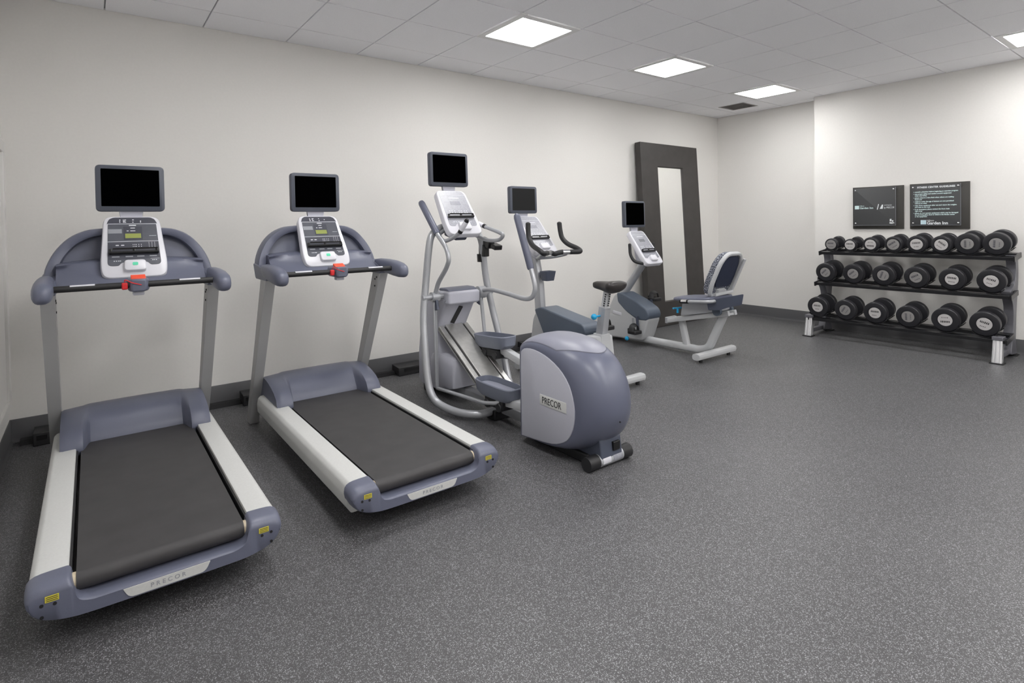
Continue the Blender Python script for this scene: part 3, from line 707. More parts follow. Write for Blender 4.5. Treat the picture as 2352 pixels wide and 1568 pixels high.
    # fixed handle bars with sensor grips
    for s in (-1, 1):
        pts = [(X(s * .10), -1.06, 1.345), (X(s * .165), -1.09, 1.31), (X(s * .185), -1.19, 1.265), (X(s * .185), -1.31, 1.285), (X(s * .165), -1.40, 1.335), (X(s * .15), -1.455, 1.405)]
        if s > 0: pts = [(X(.11), -1.02, 1.375), (X(.175), -1.05, 1.31), (X(.20), -1.20, 1.262), (X(.205), -1.36, 1.262), (X(.20), -1.43, 1.30), (X(.20), -1.37, 1.325), (X(.20), -1.20, 1.365), (X(.195), -1.10, 1.395)]
        hb_ = MB().tube(cat(pts, 6), .0155, 12).build('fixed_handlebar', 'silver', t)
        a, b = Vector(pts[-1]), Vector(pts[-2]); d = (a - b).normalized()
        MB().lathe([(0, .0185), (.11, .0185), (.125, .012)], a - d * .10, d, 14).build('sensor_grip', 'blackgloss', hb_)
        MB().lathe([(0, .0192), (.075, .0192), (.085, .017)], a - d * .075, d, 14).build('pulse_sensor', 'white', hb_)
    # black holder on the right frame tube
    hd = MB(); xh = X(.262)
    hd.box((xh + .01, -1.10, 1.235), (.06, .15, .065), Matrix.Rotation(.25, 3, 'X')); hd.box((xh + .03, -1.20, 1.205), (.075, .09, .04), Matrix.Rotation(.25, 3, 'X'))
    hd.box((xh, -1.075, 1.17), (.055, .08, .10))
    hd.build('holder_bracket', 'blackgloss', t, bevel=.006)
    n_ = 18; rs = []
    for z, r in ((1.075, .040), (1.14, .043), (1.14, .036), (1.075, .034)): rs.append([Vector((xh + .0 + r * math.cos(2 * PI * j / n_), -1.045 + r * math.sin(2 * PI * j / n_), z)) for j in range(n_)])
    MB().loft(rs + [rs[0]], cap0=False, cap1=False).build('bottle_ring', 'blackgloss', t)
elliptical()

# ---------------------------------------------------------------- upright bike
def saddle_mesh(x, yn, yr, z):
    rings = []
    for k, w, zz, th in ((0, .010, -.012, .020), (.04, .022, -.004, .034), (.15, .034, .0, .044), (.35, .044, .0, .052), (.55, .062, -.002, .062), (.72, .092, .0, .070), (.86, .112, .006, .066), (.96, .098, .010, .052), (1.0, .065, .006, .026)):
        y = yn + (yr - yn) * k
        r = []
        for j in range(20):
            a = 2 * PI * j / 20; c, s_ = math.cos(a), math.sin(a)
            zz2 = s_ * (.5 if s_ > 0 else 1.0) * th
            r.append(Vector((x + w * math.copysign(abs(c) ** .8, c), y, z + zz + zz2 - .02)))
        rings.append(r)
    return MB().loft(rings)
def crank_set(t, x, y, z, ph, half=.13, L=.15):
    for s in (-1, 1):
        a = ph if s < 0 else ph + PI
        p = Vector((x + s * half, y, z)); q = p + Vector((0, -math.cos(a) * L, math.sin(a) * L))
        MB().bar([p, q], .018, .03, up=(0, math.sin(a), math.cos(a))).build('crank_arm', 'slate_dark', t)
        c = q + Vector((s * .06, 0, 0)); pd = MB()
        pd.box(c, (.115, .115, .04)); pd.box(c + Vector((0, .05, .018)), (.10, .03, .05))
        pe = pd.build('pedal', 'black', t, bevel=.01)
        st = MB().tube(cat([c + Vector((-.058, .0, .012)), c + Vector((-.035, .005, .07)), c + Vector((.035, .0, .075)), c + Vector((.06, .0, .01))], 4), 1.0, prof=rrect(.008, .06, .003, n=2), up=(0, 0, 1)); st.build('pedal_strap', 'black', pe)

def upright_bike():
    cx = -4.22; X = lambda x: cx + x
    t = thing('upright_bike', 'white and slate upright exercise bike behind the elliptical trainer', 'exercise bike', (cx, -1.2, 0))
    MB().bar([(X(0), -.72, .0), (X(0), -.80, .35), (X(0), -.765, .80), (X(0), -.70, 1.09)], .075, .105, up=(0, 1, 0), rad=.45).build('mast', 'silver', t, ang=50)
    MB().bar([(X(-.25), -.72, .04), (X(.25), -.72, .04)], .075, .06, up=(0, 0, 1), rad=.4).build('front_foot', 'bikewhite', t)
    # drive body
    body = rpoly([(-.70, .06), (-1.62, .06), (-1.66, .20), (-1.63, .43), (-1.52, .43), (-1.38, .40), (-.86, .585), (-.78, .50)], [.04, .04, .06, .02, .02, .05, .03, .05], 4)
    MB().prism(body, 'X', X(-.095), X(.095)).build('drive_cover', 'bikewhite', t, bevel=.02, seg=3)
    top = rpoly([(-.815, .575), (-.905, .605), (-1.46, .515), (-1.50, .47), (-1.42, .36), (-.98, .30)], [.02, .03, .05, .03, .04, .08], 4)
    MB().prism(top, 'X', X(-.105), X(.105)).build('shroud', 'slate_bike', t, bevel=.028, seg=4)
    MB().bar([(X(0), -1.60, .06), (X(0), -1.76, .07)], .08, .06, up=(0, 0, 1)).build('rear_beam', 'bikewhite', t)
    MB().bar([(X(-.31), -1.76, .062), (X(.31), -1.76, .062)], .085, .058, up=(0, 0, 1), rad=.45).build('rear_foot', 'bikewhite', t, ang=50)
    for s in (-1, 1): MB().cyl((X(s * .25), -1.76, 0), (X(s * .25), -1.76, .04), .018, 12).build('leveling_foot', 'black', t)
    # seat post
    MB().loft([[Vector((X(p[0]), p[1] + y0, z)) for p in rrect(w, d_, .02)] for z, y0, w, d_ in ((.25, -1.56, .17, .20), (.36, -1.57, .13, .15), (.42, -1.585, .105, .12), (.445, -1.588, .10, .115))]).build('post_base', 'bikewhite', t, ang=45)
    MB().bar([(X(0), -1.585, .42), (X(0), -1.628, .675)], .075, .085, up=(0, 1, 0), rad=.3).build('post_sleeve', 'silver', t, ang=50)
    sp = MB().bar([(X(0), -1.625, .66), (X(0), -1.665, .83)], .05, .055, up=(0, 1, 0), rad=.3).build('seat_post', 'bikewhite', t, ang=50)
    d = MB()
    for k in range(6):
        z = .69 + k * .019; d.box((X(-.0265), -1.635 - (z - .66) * .24, z), (.003, .014, .010))
        d.box((X(0), -1.66 - (z - .66) * .24, z), (.014, .004, .010))
    d.build('height_scale', 'ink', sp)
    saddle_mesh(X(0), -1.50, -1.80, .885).build('saddle', 'saddle', t, ang=60)
    kn = MB(); kn.cyl((X(-.03), -1.605, .60), (X(-.085), -1.605, .60), .008, 10); kn.ell((X(-.105), -1.605, .60), (.026, .026, .026)); kn.build('adjust_knob', 'blue', t)
    crank_set(t, X(0), -1.32, .36, .6 - PI, .125, .17)
    # bars
    for s in (-1, 1):
        pts = [(X(0), -1.0, 1.10), (X(s * .07), -1.02, 1.115), (X(s * .15), -1.06, 1.115), (X(s * .225), -1.105, 1.118), (X(s * .235), -1.06, 1.145), (X(s * .218), -.95, 1.185), (X(s * .205), -.885, 1.240), (X(s * .20), -.862, 1.31), (X(s * .195), -.855, 1.385)]
        hb = MB().tube(cat(pts, 6), [.0235] * (6 * (len(pts) - 1) + 1), 14).build('handlebar', 'black', t)
        q = Vector(pts[-1]); MB().ell(q, (.0235, .0235, .016)).build('grip_end', 'black', hb)
        a, b = Vector((X(s * .08), -1.025, 1.1155)), Vector((X(s * .14), -1.055, 1.1155)); MB().cyl(a, b, .0245, 14).build('pulse_sensor', 'chrome', hb)
    sup = MB()
    for s in (-1, 1): sup.tube(cat([(X(0), -.76, 1.05), (X(s * .09), -.86, 1.06), (X(s * .15), -.97, 1.085), (X(s * .15), -1.02, 1.105)], 5), .0135, 10)
    sup.build('bar_support', 'silver', t)
    cp = MB(); n_ = 4
    rs = [[Vector((X(p[0]), p[1] - .90, z)) for p in rrect(w, w * .85, .015)] for z, w in ((.845, .095), (.935, .125), (.935, .112), (.86, .082))]
    cp.loft(rs); cp.build('bottle_cup', 'slate_dark', t, ang=40)
    MB().box((X(0), -.83, .895), (.05, .05, .05)).build('cup_bracket', 'slate_dark', t, bevel=.005)
    MB().prism(rpoly([(-.60, 1.10), (-.80, 1.04), (-.86, 1.12), (-.63, 1.40), (-.585, 1.40)], .02), 'X', X(-.045), X(.045)).build('console_mount', 'lilac', t, bevel=.01)
    console(t, X(0), (-.60, 1.462), (-.90, 1.115), .262, .30, 'light')
    monitor(t, X(-.01), -.565, 1.622, .336, .268, .02, screen='screen_grey')
upright_bike()

# ---------------------------------------------------------------- recumbent bike
def recumbent_bike():
    cx = -2.68; X = lambda x: cx + x
    t = thing('recumbent_bike', 'white recumbent exercise bike with mesh backrest in front of the leaning mirror', 'exercise bike', (cx, -1.1, 0))
    MB().tube(fillet([(X(0), -.30, .06), (X(0), -1.50, .062), (X(0), -1.60, .10), (X(0), -1.77, .46)], .14, 6), 1.0, prof=rrect(.075, .075, .03, n=3), up=(0, 0, 1)).build('base_beam', 'bikewhite', t, ang=50)
    MB().tube([(X(0), -1.27, .36), (X(0), -1.34, .07)], 1.0, prof=rrect(.07, .06, .025, n=3), up=(0, 1, 0)).build('front_post', 'bikewhite', t, ang=50)
    MB().bar([(X(-.32), -1.665, .062), (X(.32), -1.665, .062)], .085, .062, up=(0, 0, 1), rad=.45).build('rear_foot', 'bikewhite', t, ang=50)
    for s in (-1, 1): MB().cyl((X(s * .24), -1.665, 0), (X(s * .24), -1.665, .04), .018, 12).build('leveling_foot', 'black', t)
    MB().bar([(X(-.24), -.30, .04), (X(.24), -.30, .04)], .075, .058, up=(0, 0, 1), rad=.4).build('front_foot', 'bikewhite', t)
    # drive body
    body = rpoly([(-.24, .03), (-.82, .06), (-.915, .31), (-.86, .36), (-.50, .56), (-.42, .55), (-.28, .30)], [.05, .04, .03, .03, .04, .04, .08], 4)
    dc = MB().prism(body, 'X', X(-.105), X(.105)).build('drive_cover', 'bikewhite', t, bevel=.018, seg=3)
    MB().slab(rrect(.13, .035, .012), (X(-.106), -.46, .33), (0, -1, -.12), (0, -.12, 1), (-1, 0, 0), -.002, .004, .002).build('badge', 'white', dc)
    cap = rpoly([(-.455, .565), (-.52, .575), (-.74, .50), (-.90, .415), (-.925, .35), (-.90, .292), (-.76, .285), (-.60, .36), (-.47, .46)], [.02, .03, .06, .04, .03, .03, .05, .06, .03], 4)
    MB().prism(cap, 'X', X(-.112), X(.112)).build('shroud', 'slate_bike', t, bevel=.03, seg=4)
    MB().tube([(X(-.112), -.70, .30), (X(-.115), -.695, .12)], .007, 8).build('side_rod', 'silver', t)
    crank_set(t, X(0), -.78, .33, -PI / 2 + .1, .135, .165)
    kn = MB().ell((X(-.215), -.70, .085), (.024, .024, .024)); kn.build('pedal_knob', 'blue', t)
    # mast, hoop handle, console
    MB().tube([(X(0), -.45, .52), (X(0), -.80, .96)], 1.0, prof=rrect(.075, .085, .035, n=3), up=(0, 1, 0)).build('mast', 'silver', t, ang=50)
    for s in (-1, 1):
        pts = [(X(0), -.86, .945), (X(s * .08), -.885, .93), (X(s * .15), -.87, .93), (X(s * .20), -.81, .955), (X(s * .21), -.765, 1.02), (X(s * .205), -.75, 1.10), (X(s * .205), -.748, 1.135)]
        hb = MB().tube(cat(pts, 6), .0175, 12).build('handlebar', 'black', t)
        MB().ell(pts[-1], (.0175, .0175, .014)).build('grip_end', 'black', hb)
    console(t, X(0), (-.66, 1.288), (-.945, .925), .262, .305, 'mid')
    MB().prism(rpoly([(-.64, 1.20), (-.70, .93), (-.84, .90), (-.87, .95), (-.675, 1.22)], .02), 'X', X(-.05), X(.05)).build('console_mount', 'lilac', t, bevel=.01)
    monitor(t, X(-.01), -.665, 1.475, .348, .300, .02, wm=(.034, .030))
    # inclined seat rail
    rl = MB()
    for s in (-1, 1): rl.bar([(X(s * .06), -1.13, .325), (X(s * .06), -1.86, .485)], .035, .05, up=(0, 0, 1))
    rl.bar([(X(0), -1.14, .317), (X(0), -1.85, .472)], .11, .02, up=(0, 0, 1))
    rl.build('seat_rail', 'bikewhite', t)
    MB().box((X(0), -1.135, .328), (.165, .03, .065)).build('rail_end', 'silver', t, bevel=.004)
    # carriage
    MB().prism(rpoly([(-1.33, .40), (-1.78, .495), (-1.78, .60), (-1.36, .565)], .02), 'X', X(-.10), X(.10)).build('seat_carriage', 'silver', t, bevel=.006)
    for s in (-1, 1): MB().cyl((X(s * .085), -1.76, .50), (X(s * .12), -1.76, .50), .045, 18).build('carriage_wheel', 'slate_bike', t)
    st = MB(); rings = []
    for y, w, z, th in ((-1.262, .11, .565, .012), (-1.28, .145, .567, .024), (-1.36, .18, .572, .03), (-1.50, .20, .582, .032), (-1.66, .21, .60, .034), (-1.74, .20, .612, .03), (-1.76, .17, .615, .014)):
        rings.append([Vector((X(w * math.copysign(abs(math.cos(2 * PI * j / 20)) ** .5, math.cos(2 * PI * j / 20))), y, z + th * math.copysign(abs(math.sin(2 * PI * j / 20)) ** .7, math.sin(2 * PI * j / 20)) * .9 + .01)) for j in range(20)])
    st.loft(rings); st.build('seat_cushion', 'slate', t, ang=60)
    for s in (-1, 1):
        pts = [(X(s * .245), -1.46, .578), (X(s * .245), -1.60, .590), (X(s * .24), -1.76, .605), (X(s * .14), -1.80, .61)]
        hb = MB().tube(cat(pts, 4), .017, 12).build('seat_handle', 'silver', t)
        MB().cyl((X(s * .245), -1.44, .576), (X(s * .245), -1.535, .584), .0205, 14).build('sensor_grip', 'blackgloss', hb)
        MB().cyl((X(s * .245), -1.455, .579), (X(s * .245), -1.52, .5845), .0212, 14).build('pulse_sensor', 'chrome', hb)
    pl = rpoly([(-1.70, .605), (-2.085, .705), (-2.065, .602), (-1.92, .560), (-1.85, .530), (-1.72, .512)], .012, 3)
    MB().prism(pl, 'X', X(-.19), X(-.175)).build('side_plate', 'slate_dark', t, bevel=.004)
    MB().bar([(X(-.18), -1.80, .58), (X(.10), -1.78, .585)], .05, .05, up=(0, 0, 1)).build('plate_bracket', 'slate_dark', t)
    lv = MB(); lv.cyl((X(-.105), -1.30, .43), (X(-.105), -1.30, .475), .012, 10); lv.bar([(X(-.155), -1.28, .48), (X(-.055), -1.31, .48)], .022, .016, up=(0, 0, 1)); lv.build('seat_lever', 'blue', t)
    # backrest: frame loop leaning back, mesh panel, lower bracket
    th = .40
    def bp(x, l, d): return Vector((X(x), -1.665 - l * math.sin(th) - d * math.cos(th), .655 + l * math.cos(th) - d * math.sin(th) * .6))
    outl = rpoly([(-.15, .0), (.15, .0), (.188, .12), (.175, .36), (.11, .455), (-.11, .455), (-.175, .36), (-.188, .12)], .07, 5)
    loop = [bp(p.x, p.y, .045) for p in outl]
    fr = MB().tube(loop + [loop[0], loop[1]], 1.0, prof=rrect(.040, .030, .010, n=2), up=(0, -1, 0), cap=True); fr.build('back_frame', 'bikewhite', t, ang=50)
    pad = MB(); n_ = len(outl)
    def pr(k, d): return [bp(p.x * k, .228 + (p.y - .228) * k, d + .025 * (1 - (p.x / .19) ** 2) * 0 ) for p in outl]
    pad.loft([pr(.93, .040), pr(1.0, .022), pr(1.0, -.028), pr(.93, -.048)]); pad.build('back_pad', 'fabric', t, ang=50)
    bs = MB(); bs.loft([[bp(p.x * .80, .26 + (p.y - .228) * .72, d) for p in outl] for d in (.03, .054)]); bs.build('back_shell', 'navy', t, ang=50)
    MB().bar([bp(0, -.10, .055), bp(0, .07, .058)], .13, .04, up=(0, 1, 0)).build('back_bracket', 'bikewhite', t)
    MB().bar([bp(.165, .06, .075), bp(.165, .40, .085)], .03, .022, up=(0, 1, 0)).build('back_spar', 'bikewhite', t)
    MB().bar([bp(-.11, .02, .065), bp(.165, .04, .075)], .03, .05, up=(0, 1, 0)).build('back_crossbar', 'bikewhite', t)
recumbent_bike()

# ---------------------------------------------------------------- leaning floor mirror
def floor_mirror():
    x0, x1, Lh = -1.935, -.705, 2.43
    t = thing('floor_mirror', 'tall floor mirror with wide dark espresso frame leaning on the back wall', 'mirror', ((x0 + x1) / 2, -.22, 0))
    lean = math.atan2(.135, 2.42)
    u = Vector((1, 0, 0)); v = Vector((0, math.sin(lean), math.cos(lean))); n = u.cross(v)
    # back bottom edge touches the floor
    o = Vector((x0, -.25 + .0, 0.004)) ; w = x1 - x0
    gx0, gx1, gz0, gz1 = .335, .885, .315, 2.125
    outer = [(0, 0), (w, 0), (w, Lh), (0, Lh)]; inn = [(gx0, gz0), (gx1, gz0), (gx1, gz1), (gx0, gz1)]
    def R(pl, d): return [o + u * a + v * b + n * d for a, b in pl]
    fr = MB().loft([R(inn, -.09), R(outer, -.09), R(outer, 0), R([(a, b) for a, b in inn], 0), R([(gx0 + .012, gz0 + .012), (gx1 - .012, gz0 + .012), (gx1 - .012, gz1 - .012), (gx0 + .012, gz1 - .012)], -.022)], cap0=False, cap1=False)
    fr.build('frame', 'frame', t, bevel=.003)
    MB().slab([(gx0 - .01, gz0 - .01), (gx1 + .01, gz0 - .01), (gx1 + .01, gz1 + .01), (gx0 - .01, gz1 + .01)], o, u, v, n, -.03, -.0225).build('mirror_glass', 'mirror', t)
floor_mirror()

# ---------------------------------------------------------------- dumbbell rack
YA, YBk = -1.745, -3.477
TILT = .12
ROWS = [  # front-face x, lowest z, radii, y of each dumbbell
    ('top', -.58, 1.004, [(-1.875, .072), (-2.083, .070), (-2.299, .081), (-2.524, .086), (-2.743, .092), (-2.961, .092), (-3.178, .105), (-3.407, .110)]),
    ('middle', -.70, .640, [(-1.859, .109), (-2.161, .110), (-2.467, .112), (-2.773, .111), (-3.082, .111), (-3.392, .114)]),
    ('bottom', -.86, .236, [(-1.84, .115), (-2.139, .112), (-2.442, .115), (-2.751, .112), (-3.069, .118), (-3.377, .118)])]
ax = Vector((math.cos(TILT), 0, math.sin(TILT))); nz = Vector((-math.sin(TILT), 0, math.cos(TILT)))
def hl(r): return .05 + .017 * max(0, min(1, (r - .07) / .045))       # head length
GAP = .138
def rack():
    t = thing('dumbbell_rack', 'three-tier grey dumbbell rack with black trays below the wall signs', 'dumbbell rack', (-.6, -2.61, 0))
    for y in (YA, YBk):
        fr = rpoly([(-.335, .02), (-.385, .15), (-.350, .5), (-.292, .70), (-.280, .86), (-.31, 1.0), (-.42, 1.0), (-.365, .87), (-.41, .72), (-.57, .66), (-.555, .61), (-.475, .50), (-.465, .30), (-.52, .14), (-.56, .04)], [.02, .08, .1, .1, .08, .01, .01, .08, .05, .02, .02, .06, .1, .06, .02], 5)
        MB().prism(fr, 'Y', y - .038, y + .038).build('side_frame', 'rackpost', t, bevel=.008, ang=50)
        MB().bar([(-.36, y, .065), (-.85, y, .065)], .05, .05, up=(0, 0, 1)).build('base_beam', 'rackpost', t)
        lg = MB(); base_ = []
        for z, x, k in ((.012, -.875, 1.0), (.225, -.835, .95)):
            ring = []
            for q in rpoly([(-.038, -.032), (-.024, -.036), (-.018, -.030), (-.012, -.037), (.012, -.037), (.018, -.030), (.024, -.036), (.038, -.032), (.038, .032), (-.038, .032)], .003, 2):
                ring.append(Vector((x + q[1] * k, y - q[0] * k, z)))
            base_.append(ring)
        lg.loft(base_); lg.build('front_leg', 'rackleg', t, ang=25)
        MB().box((-.83, y, .235), (.10, .084, .035)).build('leg_cap', 'rackpost', t, bevel=.004)
        MB().box((-.875, y, .006), (.10, .105, .012)).build('foot_plate', 'black', t, bevel=.004)
        MB().box((-.345, y, .006), (.09, .10, .012)).build('foot_plate', 'black', t, bevel=.004)
    for nm, xf, zb, ds in ROWS:
        z0 = zb - .012
        yc0, yc1 = YA - .005, YBk - .060
        def tp(a, b): return Vector((xf, 0, z0)) + ax * a + nz * b          # a inwards from the front face
        Lm = 2 * hl(ds[-1][1]) + GAP
        for k, (a0, a1) in enumerate(((-.006, .056), (Lm - .062, Lm + .002))):
            prof = [(a0, -.001), (a0, -.034), (a0 + .007, -.034), (a0 + .007, -.010), (a1 - .007, -.010), (a1 - .007, -.034), (a1, -.034), (a1, -.001)]
            tr = MB().loft([[Vector((tp(a, b).x, y, tp(a, b).z)) for a, b in prof] for y in (yc0, yc1)])
            tray = tr.build('tray_rail', 'tray', t, bevel=.002)
        for y in (yc0 + .004, yc1 - .004):
            c = tp(.115, -.018); MB().box((c.x, y, c.z), (.27, .014, .05), Matrix.Rotation(-TILT, 3, 'Y')).build('end_plate', 'tray', tray, bevel=.002)
        for (y, r) in ds:
            L_ = hl(r)
            for a0, a1 in ((.004, L_ - .006), (L_ + GAP + .006, 2 * L_ + GAP - .004)):
                c0 = Vector((xf, y, zb + r)); sd = MB(); rings = []
                for aa in (a0, a1):
                    rg = []
                    for rr, gs in ((r + .0015, [-.95 + 1.9 * i / 14 for i in range(15)]), (r + .010, [.95 - 1.9 * i / 14 for i in range(15)])):
                        for g in gs: rg.append(c0 + ax * aa + Vector((0, rr * math.sin(g), 0)) - nz * (rr * math.cos(g)))
                    rings.append(rg)
                sd.loft(rings); p = c0 + ax * ((a0 + a1) / 2) - nz * (r + .005)
                sd.cyl(p, p - nz * .045, .012, 10)
                sd.build('saddle', 'tray', t, ang=40)
        
rack()

ORD = {8: ['first', 'second', 'third', 'fourth', 'fifth', 'sixth', 'seventh', 'eighth'], 6: ['first', 'second', 'third', 'fourth', 'fifth', 'sixth']}
CAPM = {'top': [0, 1, 1, 0, 1, 1, 0, 0], 'middle': [0, 0, 0, 0, 1, 1], 'bottom': [1, 0, 1, 0, 1, 1]}
ROT = {'top': [0, 0, 3.1, .6, .1, -.7, 1.57, 1.5], 'middle': [.8, .7, 1.2, .5, -.1, -.3], 'bottom': [0, 1.0, 0, 1.57, 3.2, -.3]}
def dumbbell(row, i, xf, zb, y, r, lab):
    c0 = Vector((xf, y, zb + r + .003))
    t = thing('dumbbell', lab, 'dumbbell', tuple(Vector((xf, y, zb)) + ax * (hl(r) + GAP / 2)), 'round black dumbbells on the rack')
    L_ = hl(r); v = Vector((0, -1, 0))
    fr = c0
    for end in (0, 1):
        a = fr if end == 0 else fr + ax * (2 * L_ + GAP); d = ax if end == 0 else -ax
        small = r < .075; cr = r * (.78 if small else (.70 if r < .088 else (.64 if r < .098 else .52)))
        hd = MB().lathe([(.004, cr + .004), (.0, cr + .006), (.0, r - .012), (.003, r - .004), (.009, r), (L_ - .008, r), (L_ - .002, r - .006), (L_, r - .014), (L_, .02)], a, d, 40).build('head', 'rubber', t, ang=30)
        cp = MB().lathe([(.002, cr), (.0018, cr), (-.0012, cr - .002), (-.0014, .001)], a, d, 32).build('end_cap', 'steelcap_lt' if CAPM[row][i] else 'steelcap', hd, ang=30)
        if end == 0:
            ang = ROT[row][i]; u0 = v * math.cos(ang) + nz * math.sin(ang); w0 = -v * math.sin(ang) + nz * math.cos(ang)
            q = MB(); o = a - d * .0016
            random.seed(i * 7 + len(row))
            x = -cr * .62
            while x < cr * .55:                                  # worn, unreadable stamping: one bold and one faint line
                wd = cr * random.uniform(.10, .17)
                q.slab([(x, cr * .12), (x + wd, cr * .12), (x + wd * .9, cr * .44), (x + wd * .2, cr * .44)], o, u0, w0, -d, 0, .0007); x += wd + cr * .07
            x = -cr * .42
            while x < cr * .35:
                wd = cr * random.uniform(.05, .10)
                q.slab([(x, -cr * .5), (x + wd, -cr * .5), (x + wd, -cr * .34), (x, -cr * .34)], o, u0, w0, -d, 0, .0006); x += wd + cr * .12
            q.build('weight_stamp', 'ink' if CAPM[row][i] else 'face_dk', hd)
    MB().lathe([(0, .015), (.02, .0155), (GAP / 2, .0175), (GAP - .02, .0155), (GAP, .015)], fr + ax * L_, ax, 18).build('handle', 'chrome', t)
sz = {'top': ['smallest black dumbbell with dull cap, first from the left on the top tray', 'small black dumbbell with pale cap, second from the left on the top tray',
              'black dumbbell with bright cap, third from the left on the top tray', 'black dumbbell with dull cap, fourth from the left on the top tray',
              'medium black dumbbell with bright cap, fifth from the left on the top tray', 'medium black dumbbell with tilted stamping on a bright cap, sixth on the top tray',
              'large black dumbbell with dull cap, seventh from the left on the top tray', 'largest black dumbbell of the top tray, at its right end']}
for nm, xf, zb, ds in ROWS:
    for i, (y, r) in enumerate(ds):
        if nm == 'top': lab = sz['top'][i]
        else:
            capw = 'bright steel cap' if CAPM[nm][i] else 'dull steel cap'
            pos = 'at the left end of' if i == 0 else ('at the right end of' if i == len(ds) - 1 else ORD[6][i] + ' from the left on')
            lab = f'black dumbbell with {capw}, {pos} the {nm} tray'
        dumbbell(nm, i, xf, zb, y, r, lab)

# ---------------------------------------------------------------- wall signs
def sign(y0, y1, z0, z1, label, name):
    t = thing(name, label, 'sign', (XB, (y0 + y1) / 2, z0))
    yc, zc = (y0 + y1) / 2, (z0 + z1) / 2; w, h = abs(y1 - y0), z1 - z0
    u, v, n = Vector((0, -1, 0)), Vector((0, 0, 1)), Vector((-1, 0, 0))
    o = Vector((XB, yc, zc))
    MB().slab(rrect(w, h, .002), o, u, v, n, .0, .020, .002).build('backboard', 'signback', t)
    off = Vector((0, .028, .012))
    gp = MB().slab(rrect(w - .085, h - .055, .004), o + off, u, v, n, .030, .036, .001).build('face_panel', 'signface', t)
    ed = MB(); ww, hh = (w - .085) / 2, (h - .055) / 2
    for a, b, c_, d_ in ((-ww, ww, -hh, -hh + .003), (ww - .003, ww, -hh, hh)): ed.slab([(a, c_), (b, c_), (b, d_), (a, d_)], o + off, u, v, n, .030, .0366)
    ed.build('panel_edge', 'mark_gray', gp)
    for sx in (-1, 1):
        for sy in (-1, 1):
            p = o + off + u * (sx * (ww - .022)) + v * (sy * (hh - .025))
            MB().lathe([(.018, .006), (.036, .006), (.038, .009), (.042, .009), (.044, .006)], p, n, 14).build('standoff', 'chrome', t)
    return t, gp, o + off + n * .0366, u, v, n, ww, hh
t, gp, o, u, v, n, ww, hh = sign(-1.998, -2.527, 1.262, 1.760, 'smaller dark square sign with one row of lettering, left of the two', 'wall_sign')
def sq(par, c, s, m='signblue'):
    MB().slab(rrect(s, s * .9, .001), c, u, v, n, -.0003, .0006).build('logo_square', m, par)
zl = -.005
sq(gp, o + u * -.185 + v * zl, .046, 'signink')
text('lettering', 'Hilton', .020, o + u * -.156 + v * (zl + .016), u, v, 'signink', gp, ax='LEFT')
text('lettering', 'Garden Inn', .032, o + u * -.156 + v * (zl - .009), u, v, 'signink', gp, ax='LEFT', bold=.0005)
MB().slab([(.028, -.030), (.036, -.030), (.050, .034), (.042, .034)], o + v * zl, u, v, n, -.0003, .0006).build('logo_slash', 'signwhite', gp)
MB().slab([(.058, -.022), (.088, -.022), (.094, .026), (.080, .026)], o + v * zl, u, v, n, -.0003, .0006).build('logo_mark', 'signwhite', gp)
text('lettering', 'FITNESS', .019, o + u * .104 + v * (zl + .017), u, v, 'signwhite', gp, ax='LEFT', spacing=1.15, sheer=.2)
text('lettering', 'by PRECOR', .030, o + u * .098 + v * (zl - .010), u, v, 'signwhite', gp, ax='LEFT', sx=.72, sheer=.2)
lg = MB()
c = o + u * (ww - .045) + v * (-hh + .045)
lg.slab([(-.018, .0), (.002, .004), (.000, .030), (-.016, .030)], c, u, v, n, -.0003, .0006); lg.slab([(.004, -.004), (.020, -.002), (.018, .014), (.006, .014)], c, u, v, n, -.0003, .0006)
lg.slab(rpoly([(-.022, -.022), (.016, -.026), (.020, -.012), (-.018, -.008)], .006), c, u, v, n, -.0003, .0006)
lg.build('corner_emblem', 'signwhite', gp)

t, gp, o, u, v, n, ww, hh = sign(-2.588, -3.126, 1.260, 1.763, 'larger dark sign of fitness center guidelines, right of the two', 'wall_sign')
text('lettering', 'FITNESS CENTER GUIDELINES', .026, o + u * -.165 + v * (hh - .028), u, v, 'signwhite', gp, ax='LEFT', spacing=1.12, sx=.90, bold=.0010)
LN = ['Consult a physician before beginning an exercise program', 'Use equipment at your own risk and follow posted', 'instructions', 'Please wipe down equipment after use, for everyone in the',
      'fitness room', 'Children under 16 years of age must be accompanied by an', 'adult guardian', 'Report any damaged or worn equipment to the front', 'desk as soon as possible',
      'In case of emergency, please dial the hotel', 'operator', 'Hotel is not responsible for accidents, injuries or loss', 'of personal property during use of this facility and its', 'fitness equipment']
LN = ['consult a physician before beginning an exercise program', 'use proper safety and caution around equipment', 'when exercising', 'please observe a time limit when others are waiting',
      'thank you', 'children under the age of sixteen are not permitted', 'without an adult', 'wipe down equipment after use and return the weights', 'and mats to the rack',
      'in an emergency please contact the front desk', 'right away', 'please do not operate equipment which may be damaged', 'do not bring glass, food or drink in the fitness center', 'or its equipment']
yy = hh - .073
for k, ln in enumerate(LN):
    first = k in (0, 1, 3, 5, 7, 9, 11)
    if first: yy -= .004
    full = k in (0, 1, 3, 5, 7, 9, 11, 12)
    text('guideline_line', ln, .0178, o + u * -.188 + v * yy, u, v, 'signink', gp, ax='LEFT', sx=.95, bold=.0007)
    if first: MB().slab(rrect(.006, .006, .001), o + u * -.197 + v * yy, u, v, n, -.0003, .0006).build('bullet', 'signink', gp)
    yy -= .0192
sq(gp, o + u * -.108 + v * (-hh + .035), .052)
text('lettering', 'Hilton', .026, o + u * -.076 + v * (-hh + .052), u, v, 'signwhite', gp, ax='LEFT')
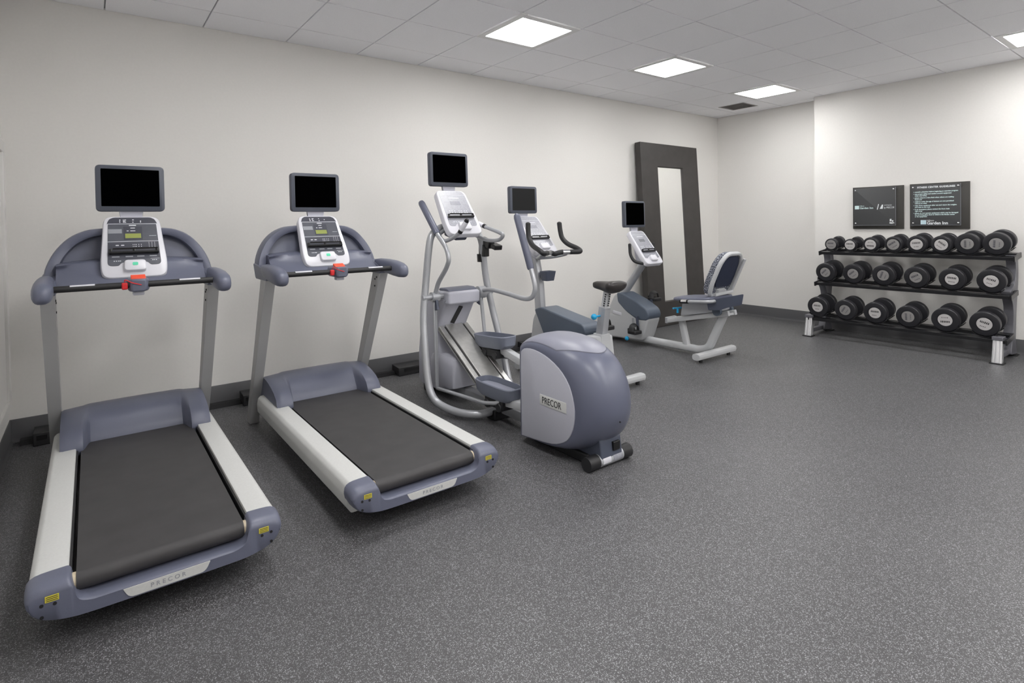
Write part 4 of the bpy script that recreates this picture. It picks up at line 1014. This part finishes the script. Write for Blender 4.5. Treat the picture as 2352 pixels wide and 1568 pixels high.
text('lettering', 'Garden Inn', .044, o + u * -.076 + v * (-hh + .024), u, v, 'signwhite', gp, ax='LEFT', sx=.95, bold=.0010)

# ---------------------------------------------------------------- cable raceway and outlet boxes
o_ = MB().prism([(-.050, 0), (-.118, 0), (-.112, .034), (-.056, .034)], 'X', -8.06, -3.35)
ORG = Vector((-5.7, -.09, 0)); rw = o_.build('cable_raceway', 'black', None); rw.location = ORG
tag(rw, 'long black cable raceway on the floor along the back wall', 'cable cover')
def box(x, w, y0, y1, h, label):
    t = thing('outlet_box', label, 'outlet box', (x, (y0 + y1) / 2, 0.034), 'black outlet boxes along the raceway')
    b = MB().prism(rpoly([(y1, .034), (y0, .0), (y0, h), (y1, h + .01)], .004, 2), 'X', x - w / 2, x + w / 2); b.build('housing', 'black', t, bevel=.003)
    MB().box((x, y0 - .001, (h + .022) / 2), (w * .6, .002, .03)).build('cover_plate', 'blackgloss', t)
for x, lab in ((-7.945, 'black outlet box on the floor beside the left post of the nearest treadmill'), (-6.70, 'black outlet box on the floor behind the middle treadmill'), (-3.9, 'black outlet box on the floor between the two exercise bikes')):
    box(x, .09, -.195, -.055, .082, lab)
box(-5.30, .27, -.20, -.055, .078, 'wide black outlet box on the floor behind the elliptical trainer')

# ---------------------------------------------------------------- world, camera, view
w = bpy.data.worlds.new('world'); SC.world = w; w.use_nodes = True
w.node_tree.nodes['Background'].inputs['Color'].default_value = (.9, .95, 1, 1); w.node_tree.nodes['Background'].inputs['Strength'].default_value = .02

f, yaw, pitch, roll, py = 1281.72, .64744, -.01728, -.01533, 535.73
F = Vector((math.sin(yaw) * math.cos(pitch), math.cos(yaw) * math.cos(pitch), math.sin(pitch)))
Rr = Vector((math.cos(yaw), -math.sin(yaw), 0)); U = Rr.cross(F)
R2 = Rr * math.cos(roll) + U * math.sin(roll); U2 = -Rr * math.sin(roll) + U * math.cos(roll)
cd = bpy.data.cameras.new('camera'); co = bpy.data.objects.new('camera', cd); COL.objects.link(co)
m4 = Matrix((R2, U2, -F)).transposed().to_4x4(); m4.translation = Vector(CAM); co.matrix_world = m4
cd.sensor_width = 36; cd.sensor_fit = 'HORIZONTAL'; cd.lens = 36 * f / 2352; cd.shift_y = -(784 - py) / 2352; cd.clip_start = .05
SC.camera = co
SC.view_settings.view_transform = 'Standard'; SC.view_settings.look = 'None'; SC.view_settings.exposure = 0.84; SC.view_settings.gamma = 1.0
SC.view_settings.use_curve_mapping = False
try:
    SC.cycles.use_denoising = True; SC.cycles.max_bounces = 10; SC.cycles.diffuse_bounces = 6; SC.cycles.sample_clamp_indirect = 8
except Exception: pass
